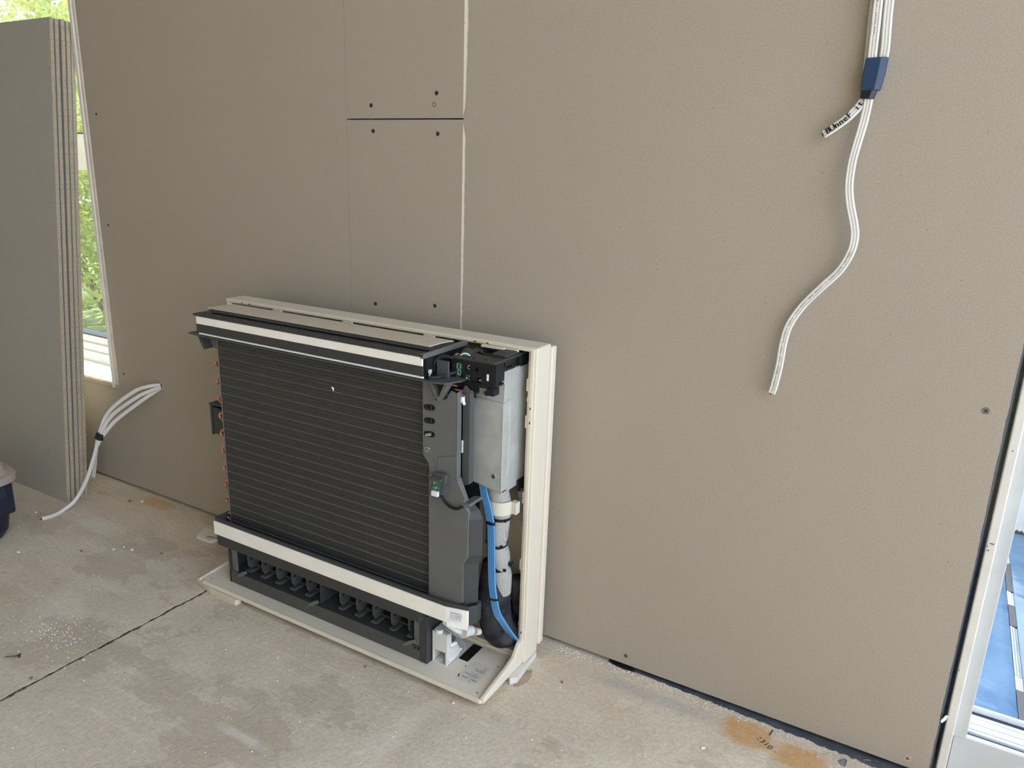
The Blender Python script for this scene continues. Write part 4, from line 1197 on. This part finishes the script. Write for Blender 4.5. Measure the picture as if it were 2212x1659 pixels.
# grey cable beside the frame, drain hose behind
up(MB().sweep(spline([(0.7160, -0.092, 0.352), (0.7190, -0.090, 0.325), (0.7235, -0.086, 0.290), (0.7250, -0.080, 0.255)], 8), circ(0.0042, 14)), 'grey_cable', 'grey_sheath', smooth=True)
hs = spline([(0.664, -0.100, 0.262), (0.672, -0.092, 0.230), (0.668, -0.088, 0.190), (0.660, -0.090, 0.150)], 8)
up(MB().sweep(hs, circ(0.0060, 14)), 'drain_hose', 'foam_white', smooth=True)
up(MB().sweep(spline([(0.726, -0.070, 0.185), (0.718, -0.070, 0.160), (0.712, -0.068, 0.135), (0.722, -0.064, 0.120)], 8), circ(0.0070, 14)), 'clear_hose', 'frosted_plastic', smooth=True)
up(MB().sweep(spline([(0.731, -0.074, 0.195), (0.722, -0.072, 0.180), (0.716, -0.070, 0.160)], 8), circ(0.0035, 10)), 'hose_bracket', 'white_plastic', smooth=True)
for k in range(2):
    up(MB().sweep(spline([(0.664, -0.118, 0.246 - 0.004 * k), (0.673, -0.125, 0.256 - 0.004 * k), (0.682, -0.128, 0.262 - 0.004 * k)], 6), circ(0.0011, 7)), 'lead', 'black_plastic', smooth=True)

# --- white terminal / float-switch housing at the front corner
th = MB()
th.plate(0.6060, 0.6385, 0.0196, 0.0850, -0.2000, -0.1975, [(0.6085, 0.6345, 0.0225, 0.0480)])
th.box(0.6060, 0.6085, -0.1975, -0.160, 0.0196, 0.0850)
th.box(0.6345, 0.6385, -0.1975, -0.160, 0.0196, 0.0495)
th.box(0.6060, 0.6385, -0.1990, -0.155, 0.0490, 0.0515)
th.box(0.6060, 0.6385, -0.1990, -0.155, 0.0830, 0.0855)
th.box(0.6060, 0.6385, -0.1985, -0.160, 0.0196, 0.0222)
th = up(th, 'terminal_housing', 'frosted_plastic', 0.0006)
up(MB().box(0.6365, 0.6385, -0.1975, -0.1860, 0.0515, 0.0830).box(0.6365, 0.6385, -0.166, -0.155, 0.0515, 0.0830), 'housing_wall', 'frosted_plastic', 0, th)
up(MB().cyl((0.6385, -0.197, 0.030), (0.6385, -0.150, 0.034), 0.0035, n=12), 'housing_bead', 'frosted_plastic', 0, th)
up(MB().cyl((0.6385, -0.192, 0.060), (0.6480, -0.168, 0.062), 0.0040, n=12), 'housing_bead', 'frosted_plastic', 0, th)
for k in range(4):
    up(MB().box(0.6120 + k * 0.0022, 0.6128 + k * 0.0022, -0.1960, -0.170, 0.0222, 0.0250), 'housing_rib', 'white_plastic', 0, th)
up(MB().sweep(spline([(0.628, -0.196, 0.110), (0.640, -0.195, 0.104), (0.652, -0.190, 0.096), (0.660, -0.182, 0.090)], 6), circ(0.0050, 12)), 'clear_hose', 'frosted_plastic', smooth=True)
up(MB().sweep(spline([(0.622, -0.200, 0.104), (0.636, -0.199, 0.098), (0.650, -0.194, 0.090), (0.656, -0.186, 0.080)], 6), circ(0.0020, 10)), 'lead', 'grey_sheath', smooth=True)
up(MB().cyl((0.620, -0.198, 0.086), (0.620, -0.198, 0.093), 0.0075, n=18), 'hose_spigot', 'white_plastic')
up(MB().cyl((0.662, -0.186, 0.095), (0.668, -0.165, 0.088), 0.0120, 0.0090, 18), 'float_valve', 'frosted_plastic')
up(MB().cyl((0.672, -0.160, 0.084), (0.676, -0.150, 0.080), 0.0075, 0.0060, 16), 'float_valve', 'frosted_plastic')
up(MB().prism([(0.640, 0.062), (0.664, 0.052), (0.664, 0.066), (0.644, 0.076)], 'y', -0.180, -0.176), 'terminal_wires', 'grey_sheath', 0.001)
up(MB().box(0.642, 0.661, -0.166, -0.115, 0.0196, 0.0208), 'sump_well', 'cavity_black')

# ------------------------------------------------------------------ stack of plasterboard sheets leaning against the wall
order = ('frontmost', 'second', 'middle', 'fourth', 'rearmost')
words_ = ('frontmost grey plasterboard sheet of the leaning stack, its whole face showing', 'second plasterboard sheet from the front of the leaning stack', 'middle sheet of the five leaning plasterboard sheets, behind a dark gap',
          'fourth plasterboard sheet from the front of the leaning stack', 'rearmost plasterboard sheet of the leaning stack, nearest the window')
yb = (-0.1590, -0.1468, -0.1325, -0.1216, -0.1118)
yt = (-0.0450, -0.0330, -0.0170, -0.0062, 0.0040)
xr = (-1.9290, -1.9290, -1.9310, -1.9290, -1.9285)
zt = (1.2000, 1.1985, 1.2000, 1.1975, 1.1960)
for k in range(5):
    th_ = 0.0088
    s = empty('plasterboard_sheet', (xr[k], yb[k], 0), words_[k], 'plasterboard', 'leaning stack of plasterboard sheets')
    dy = yt[k] - yb[k]
    L = 1.55
    H_ = zt[k]
    e = 0.0008
    core = MB()
    n = 60
    prof_x = [jag(0.0006) for _ in range(n + 1)]
    vs, fs = [], []
    for j in range(n + 1):
        f = j / n
        y = dy * f
        vs += [(prof_x[j] - 0.0005, y + e, H_ * f), (prof_x[j] - 0.0005, y + th_ - e, H_ * f), (-L, y + th_ - e, H_ * f), (-L, y + e, H_ * f)]
    for j in range(n):
        a, b = j * 4, (j + 1) * 4
        fs += [(a + i, a + (i + 1) % 4, b + (i + 1) % 4, b + i) for i in range(4)]
    fs += [(0, 1, 2, 3), (n * 4 + 3, n * 4 + 2, n * 4 + 1, n * 4)]
    core.add(vs, fs).build('gypsum_core', M['board_core'], s)
    for nm, o1, o2 in (('front_paper', 0.0, e), ('back_paper', th_ - e, th_)):
        MB().prism([(o1, 0.0), (o2, 0.0), (dy + o2, H_), (dy + o1, H_)], 'x', 0.0, -L).build(nm, M['board_paper_grey'], s)
    MB().prism([(dy + 0.0, H_), (dy + th_, H_), (dy + th_ - 0.001, H_ + 0.0016), (dy + 0.001, H_ + 0.0016)], 'x', -0.002, -L).build('edge_paper', M['board_paper_grey'], s, bevel=0.0006)

# ------------------------------------------------------------------ cables hanging on the right
PROF = flat_cable_profile(0.0108, 0.0046, 3, 5)
rc = empty('cable_bundle', (-0.13, -0.012, 1.05), 'white flat cables hanging down the right wall, bound with blue tape', 'cable')
off = Vector((0.13, 0.012, -1.05))
def rpart(pts, name, mat, prof=PROF, normal=(0, -1, 0), k=8, **kw):
    P_ = [Vector(p) + off for p in spline(pts, k)]
    return MB().sweep(P_, prof, normal).build(name, M[mat], rc, smooth=True, **kw), P_
main = [(-0.1395, -0.016, 1.48), (-0.1390, -0.016, 1.20), (-0.1385, -0.016, 1.117), (-0.1372, -0.016, 1.084), (-0.136, -0.016, 1.050), (-0.134, -0.0155, 1.022), (-0.1325, -0.015, 0.996), (-0.1345, -0.015, 0.967), (-0.1382, -0.016, 0.940), (-0.1408, -0.018, 0.916), (-0.1402, -0.020, 0.886), (-0.1350, -0.021, 0.861), (-0.1272, -0.021, 0.837), (-0.1232, -0.020, 0.818), (-0.1255, -0.018, 0.796), (-0.1365, -0.016, 0.770), (-0.157, -0.014, 0.744), (-0.179, -0.012, 0.715), (-0.194, -0.012, 0.685), (-0.1990, -0.013, 0.657), (-0.2005, -0.014, 0.621), (-0.2042, -0.014, 0.587), (-0.2065, -0.014, 0.577)]
mc, mp_ = rpart(main, 'cable', 'white_sheath', label='longest white cable, reaching lowest')
right_ = [(-0.1270, -0.012, 1.48), (-0.1265, -0.012, 1.20), (-0.1258, -0.012, 1.116), (-0.1240, -0.012, 1.083), (-0.1222, -0.012, 1.055), (-0.1245, -0.011, 1.027), (-0.1275, -0.010, 1.012)]
c2, p2_ = rpart(right_, 'cable', 'white_sheath')
left_ = [(-0.1440, -0.008, 1.48), (-0.1435, -0.008, 1.20), (-0.1430, -0.008, 1.117), (-0.1422, -0.008, 1.084), (-0.1405, -0.009, 1.053), (-0.1388, -0.010, 1.025), (-0.1375, -0.0115, 1.002), (-0.1425, -0.014, 0.9885), (-0.1555, -0.016, 0.9725), (-0.1705, -0.016, 0.9600), (-0.1828, -0.015, 0.9515)]
c3, p3_ = rpart(left_, 'cable', 'white_sheath', normal=(0, -1, 0.25), label='short cable end with handwriting')
# cut end of the long cable: red core
MB().cyl(mp_[-1] + Vector((0, 0, 0.001)), mp_[-1] + Vector((-0.0004, 0, -0.0026)), 0.0016, n=10).build('cable_core', M['red_core'], rc)
MB().cyl(p3_[-1] + Vector((0.001, 0, 0.0006)), p3_[-1] + Vector((-0.0012, 0, -0.0008)), 0.0024, n=10).build('cable_core', M['screw_socket'], rc)
# blue tape, wound in two layers
def band(cx, cz, w, hgt, y0, y1, slant, tilt):
    b = MB()
    v = []
    for z, sh in ((-hgt / 2, -tilt), (0, 0.0), (hgt / 2, tilt)):
        ww = w * (1.0 if z >= 0 else 0.88)
        prof2 = [(-ww / 2, (y0 + y1) / 2), (-ww * 0.44, y0 + 0.0012), (ww * 0.20, y0), (ww * 0.47, y0 + 0.0030), (ww / 2, (y0 + y1) / 2 + 0.002), (ww * 0.42, y1), (-ww * 0.42, y1)]
        v += [(cx + sh + x, y, cz + z + slant * x) for x, y in prof2]
    m = 7
    f = [(i * m + j, i * m + (j + 1) % m, (i + 1) * m + (j + 1) % m, (i + 1) * m + j) for i in range(2) for j in range(m)]
    f += [tuple(range(m - 1, -1, -1)), tuple(range(2 * m, 3 * m))]
    b.add([tuple(Vector(p) + off) for p in v], f)
    return b
band(-0.1308, 1.0270, 0.0275, 0.040, -0.0215, -0.0035, 0.02, 0.0010).build('tape', M['blue_tape'], rc, bevel=0.0006)
band(-0.1338, 1.0035, 0.0190, 0.014, -0.0208, -0.0075, -0.06, 0.0010).build('tape', M['black_tape'], rc, bevel=0.0006)
tx = MB()
sub = list(reversed(p3_[int(len(p3_) * 0.66):]))
for s_ in (0.0, 0.0003, 0.0006):
    write_along(tx, 'BUnneF it', sub, 0.0115, 0.0062, 0.0075 + s_, normal=(0, -1, 0.25), lift=0.0032)
tx.build('handwriting', M['marker_ink'], rc)
tx = MB()
rev = list(reversed(mp_))
write_along(tx, 'ELECTRIC CABLE  450 750V  ELECTRIC CABLE  450 750V  SPE 3013V  1.5mm2/2C+E  AS/NZS', rev, 0.0036, 0.0029, 0.006, lift=0.0026)
write_along(tx, 'SPE 3013V  1.5mm2/2C+E', rev, 0.0032, 0.0029, 0.525, lift=0.0026)
tx.build('cable_print', M['print_ink'], rc)

# ------------------------------------------------------------------ cables coming out of the wall on the left
lc = empty('cable_bundle', (-1.714, 0, 0.322), 'white cables trailing from the wall hole to the floor, bound with black tape', 'cable')
loff = Vector((1.714, 0, -0.322))
def lpart(pts, name, mat, prof, normal, **kw):
    P_ = [Vector(p) + loff for p in spline(pts, 8)]
    return MB().sweep(P_, prof, normal).build(name, M[mat], lc, smooth=True, **kw)
LP = flat_cable_profile(0.0088, 0.0046, 2, 5)
lpart([(-1.712, 0.004, 0.321), (-1.722, -0.030, 0.315), (-1.750, -0.052, 0.296), (-1.806, -0.085, 0.247), (-1.8335, -0.105, 0.192), (-1.849, -0.117, 0.138), (-1.868, -0.134, 0.073), (-1.880, -0.162, 0.024), (-1.884, -0.192, 0.0065), (-1.876, -0.222, 0.0045), (-1.877, -0.253, 0.0062)], 'cable', 'white_sheath', LP, (0.7, -0.7, 0.3), label='longest white cable, ending on the floor')
lpart([(-1.713, 0.004, 0.327), (-1.730, -0.026, 0.326), (-1.762, -0.046, 0.310), (-1.816, -0.082, 0.258), (-1.838, -0.104, 0.196), (-1.853, -0.108, 0.150), (-1.876, -0.104, 0.098), (-1.896, -0.100, 0.060)], 'cable', 'white_sheath', LP, (0.7, -0.7, 0.3))
lpart([(-1.717, 0.004, 0.318), (-1.722, -0.024, 0.306), (-1.745, -0.048, 0.283), (-1.796, -0.082, 0.235), (-1.829, -0.103, 0.190), (-1.840, -0.110, 0.168)], 'cable', 'white_sheath', LP, (0.7, -0.7, 0.3))
tp = MB()
c0 = Vector((-1.8340, -0.1045, 0.1925)) + loff
d0 = (Vector((-1.849, -0.117, 0.138)) - Vector((-1.806, -0.085, 0.247))).normalized()
tp.sweep([c0 - d0 * 0.0085, c0, c0 + d0 * 0.0085], [(x, y) for x, y in circ(0.0115, 12, 0.0085)], (0.7, -0.7, 0.3), [0.96, 1.0, 0.94])
tp.build('tape', M['black_tape'], lc)
MB().cyl(Vector((-1.877, -0.2525, 0.0062)) + loff, Vector((-1.8772, -0.2545, 0.0063)) + loff, 0.0024, n=10).build('cable_core', M['screw_socket'], lc)

# ------------------------------------------------------------------ fastener case cut by the left edge of the picture
case = empty('storage_case', (-1.925, -0.385, 0), 'black storage tub with clear lid and amber contents, cut off by the left edge', 'storage box')
def sup(a, b, n=40, e=3.2, rot=0.0):
    out = []
    for i in range(n):
        t_ = 2 * math.pi * i / n
        c, s = math.cos(t_), math.sin(t_)
        out.append((a * math.copysign(abs(c) ** (2 / e), c), b * math.copysign(abs(s) ** (2 / e), s)))
    return out
def loft(rings):
    mb = MB()
    n = len(rings[0][0])
    vs, fs = [], []
    for o, z in rings:
        vs += [(x, y, z) for x, y in o]
    for k in range(len(rings) - 1):
        fs += [(k * n + i, k * n + (i + 1) % n, (k + 1) * n + (i + 1) % n, (k + 1) * n + i) for i in range(n)]
    fs += [tuple(range(n - 1, -1, -1)), tuple(range((len(rings) - 1) * n, len(rings) * n))]
    return mb.add(vs, fs)
loft([(sup(0.064, 0.048), 0.0), (sup(0.078, 0.060), 0.022), (sup(0.086, 0.066), 0.066), (sup(0.090, 0.069), 0.068), (sup(0.090, 0.069), 0.074)]).build('tub', M['navy_plastic'], case, bevel=0.001)
loft([(sup(0.076, 0.060), 0.074), (sup(0.084, 0.066), 0.150)]).build('contents', M['amber_plastic'], case)
for sx, sy in ((1, 1), (-1, -1)):
    MB().prism([(sx * 0.098, sy * -0.010), (sx * 0.098, sy * 0.052), (sx * 0.086, sy * 0.060), (sx * 0.080, sy * 0.010)], 'z', 0.070, 0.156).build('corner_post', M['navy_plastic'], case, bevel=0.003)
MB().prism([(0.086, 0.086), (0.104, 0.092), (0.106, 0.118), (0.096, 0.150)], 'y', -0.02, 0.04).build('latch', M['navy_plastic'], case, bevel=0.003)
loft([(sup(0.108, 0.078), 0.148), (sup(0.116, 0.084), 0.150), (sup(0.116, 0.084), 0.166), (sup(0.097, 0.068), 0.170), (sup(0.092, 0.064), 0.186), (sup(0.078, 0.052), 0.193), (sup(0.050, 0.03), 0.194)]).build('lid', M['clear_plastic'], case, bevel=0.002)

# ------------------------------------------------------------------ offcuts, packers and debris on the floor
o = MB().prism([(-1.484, -0.1015), (-1.436, -0.1015), (-1.424, -0.070), (-1.440, -0.056), (-1.506, -0.060)], 'z', 0.0, 0.0075).build('plasterboard_offcut', M['gypsum'], bevel=0.0008)
setp(o, 'small pale plasterboard offcut on the floor at the far end of the unit', 'offcut')
setp(MB().sweep(spline([(-1.456, -0.092, 0.0095), (-1.440, -0.088, 0.0105), (-1.418, -0.084, 0.0085), (-1.400, -0.082, 0.004)], 6), circ(0.0011, 7)).build('wire_scrap', M['grey_sheath'], smooth=True), 'thin grey wire scrap lying across the pale offcut', 'wire')
o = MB().prism([(-1.318, -0.232), (-1.300, -0.222), (-1.170, -0.236), (-1.172, -0.250), (-1.250, -0.2485)], 'z', 0.0, 0.0118).build('packer', M['cut_timber'], bevel=0.0006)
setp(o, 'thin timber packer under the far front corner of the base plate', 'packer')
o = MB().prism([(-0.573, -0.151), (-0.564, -0.157), (-0.555, -0.146), (-0.562, -0.060), (-0.578, -0.060)], 'z', 0.0, 0.0118).build('packer', M['painted_jamb'], bevel=0.0008)
setp(o, 'cream packer under the near end of the unit, beside a brown stain', 'packer')
st = MB()
pts = [(-0.553 + 0.012 * math.cos(a) * (1 + jag(0.25)), -0.128 + 0.028 * math.sin(a) * (1 + jag(0.15))) for a in [2 * math.pi * i / 26 for i in range(26)]]
simple('rust_stain', (0.36, 0.27, 0.185, 1), 0.9, var=0.3)
st.prism(pts, 'z', 0.0001, 0.0004)
st.build('floor_stain', M['rust_stain'], floor)
# pencil marks on the orange paint
tx = MB()
write(tx, '1310', (-0.1375, -0.0570, 0.0007), (0.86, -0.50, 0), (0.50, 0.86, 0), 0.0150)
tx.sweep([(-0.1325, -0.0180, 0.0006), (-0.1335, -0.0270, 0.0006), (-0.1345, -0.0345, 0.0006)], [(-0.0009, 0), (0, 0.0003), (0.0009, 0)], (0, 0, 1))
tx.build('pencil_marks', M['print_ink'], floor)
# hairline cracks
ck = MB()
for a, b in (((-0.930, -0.620), (-0.880, -0.655)), ((-0.26, -0.20), (-0.20, -0.19)), ((-0.31, -0.245), (-0.26, -0.235))):
    pts = [(a[0] + (b[0] - a[0]) * i / 9 + jag(0.0014), a[1] + (b[1] - a[1]) * i / 9 + jag(0.0014), 0.0003) for i in range(10)]
    ck.sweep(pts, [(-0.0006, 0), (0, 0.0002), (0.0006, 0)], (0, 0, 1))
ck.build('hairline_cracks', M['joint_dirt'], floor)

def lump(name, x, y, r, mat, seed, label, cat, group=None, flat=0.6):
    q = random.Random(seed)
    mb = MB()
    n, m = 7, 3
    vs = [(0, 0, r * 2 * flat)]
    ph_ = q.uniform(0, 6.28)
    el = q.uniform(1.0, 1.7)
    for j in range(1, m + 1):
        f = j / m * math.pi * 0.62
        for i in range(n):
            a = 2 * math.pi * i / n + ph_
            k = r * q.uniform(0.8, 1.2)
            vs.append((k * el * math.sin(f) * math.cos(a), k * math.sin(f) * math.sin(a), max(0.0, r * flat * (1 + math.cos(f) * 1.0) * q.uniform(0.8, 1.0)) if j < m else 0.0))
    fs = [(0, 1 + i, 1 + (i + 1) % n) for i in range(n)]
    for j in range(m - 1):
        fs += [(1 + j * n + i, 1 + (j + 1) * n + i, 1 + (j + 1) * n + (i + 1) % n, 1 + j * n + (i + 1) % n) for i in range(n)]
    fs.append(tuple(1 + (m - 1) * n + i for i in range(n - 1, -1, -1)))
    mb.add(vs, fs)
    o = mb.build(name, M[mat])
    o.location = (x, y, 0)
    return setp(o, label, cat, group)
crumbs = [(-1.763, -0.370, 0.0034, 'stone_chip', 'white plaster crumb in front of the black storage tub'),
          (-1.597, -0.243, 0.0030, 'stone_chip', 'left of three pale crumbs lying together on the floor'),
          (-1.5875, -0.2235, 0.0025, 'stone_chip', 'middle of three pale crumbs lying together on the floor'),
          (-1.560, -0.221, 0.0032, 'stone_chip', 'right of three crumbs lying together on the floor'),
          (-1.650, -0.289, 0.0028, 'grey_chip', 'grey crumb lying left of the three pale crumbs'),
          (-1.806, -0.062, 0.0036, 'grey_chip', 'dark crumb beside the far orange paint mark'),
          (-1.776, -0.046, 0.0042, 'stone_chip', 'pale crumb at the edge of the far orange paint mark'),
          (-1.938, -0.235, 0.0032, 'stone_chip', 'pale crumb beside the end of the trailing cable'),
          (-1.284, -0.600, 0.0030, 'grey_chip', 'dark grit lump beside the floor joint'),
          (-0.622, -0.252, 0.0024, 'stone_chip', 'small pale crumb in front of the near corner of the base plate'),
          (-0.814, -0.258, 0.0024, 'grey_chip', 'small dark crumb in the shade in front of the base plate'),
          (-0.487, -0.100, 0.0022, 'grey_chip', 'tiny dark crumb on the floor right of the unit'),
          (-0.245, -0.205, 0.0022, 'grey_chip', 'tiny dark crumb on the bright floor in front of the right wall'),
          (-1.49, -0.195, 0.0022, 'grey_chip', 'tiny dark crumb left of the lower grille')]
for k, (x, y, r, m, lab) in enumerate(crumbs):
    lump('plaster_crumb', x, y, r, m, 40 + k, lab, 'debris', 'crumbs on the floor')
setp(MB().prism([(-0.2245, -0.1240), (-0.2205, -0.1205), (-0.2170, -0.1215), (-0.2215, -0.1262)], 'z', 0.0, 0.0022).build('plastic_chip', M['white_plastic'], bevel=0.0004), 'small white plastic chip on the floor left of the orange marks', 'debris')
setp(MB().add([(-0.0290, -0.0330, 0.0), (-0.0200, -0.0260, 0.0035), (-0.0150, -0.0300, 0.0050), (-0.0165, -0.0420, 0.0004), (-0.0250, -0.0400, 0.0002)], [(0, 1, 4), (1, 2, 3), (1, 3, 4)]).build('paper_scrap', M['grey_sheath']), 'torn grey paper scrap on the floor right of the orange marks', 'debris')
setp(MB().add([(0.006, -0.014, 0.003), (0.020, -0.0115, 0.007), (0.030, -0.006, 0.004), (0.026, -0.002, 0.001), (0.012, -0.006, 0.001)], [(0, 1, 4), (1, 2, 3), (1, 3, 4)]).build('tape_scrap', M['foam_white']), 'crumpled pale tape scrap at the foot of the wall near the door', 'debris')
# loose drywall screw
sc_ = empty('loose_screw', (-1.362, -0.578, 0.0), 'loose dark drywall screw lying on the floor near the joint', 'screw')
d = Vector((-0.030, -0.020, 0.0)).normalized()
MB().cyl((0.0, 0.0, 0.0042), d * 0.0022 + Vector((0, 0, 0.0040)), 0.0042, 0.0015, 14).build('screw_head', M['screw_dark'], sc_)
MB().cyl(d * 0.002 + Vector((0, 0, 0.0040)), d * 0.027 + Vector((0, 0, 0.0014)), 0.0014, 0.0004, 10).build('screw_shank', M['screw_dark'], sc_)
thr = []
s_ = d.cross(Vector((0, 0, 1)))
for i in range(70):
    f = i / 69
    a = f * 2 * math.pi * 9
    c = d * (0.004 + 0.021 * f) + Vector((0, 0, 0.0038 - 0.0022 * f))
    r = 0.0020 * (1 - 0.4 * f)
    thr.append(c + s_ * (r * math.cos(a)) + Vector((0, 0, r * math.sin(a))))
MB().sweep(thr, circ(0.0004, 5), (1, 0, 0)).build('screw_thread', M['screw_steel'], sc_)
# fine plaster grit along the foot of the wall and over the slab
g = MB()
q = random.Random(11)
for i in range(2600):
    if i < 1100:
        x = q.uniform(-0.55, 0.09); y = -0.002 - abs(q.gauss(0, 0.012))
    elif i < 1500:
        x = q.gauss(-1.37, 0.05); y = q.gauss(-0.50, 0.03)
    else:
        x = q.uniform(-1.9, 0.1); y = q.uniform(-0.75, -0.02)
    r = abs(q.gauss(0.0006, 0.0005)) + 0.0003
    a = q.uniform(0, 6.28)
    vs = [(x + r * math.cos(a + k * 2.09), y + r * math.sin(a + k * 2.09), 0.0001) for k in range(3)] + [(x, y, r * 1.1)]
    g.add(vs, [(0, 1, 3), (1, 2, 3), (2, 0, 3)])
setp(g.build('plaster_grit', M['stone_chip']), 'fine pale plaster grit scattered over the concrete floor', 'grit', kind='stuff')
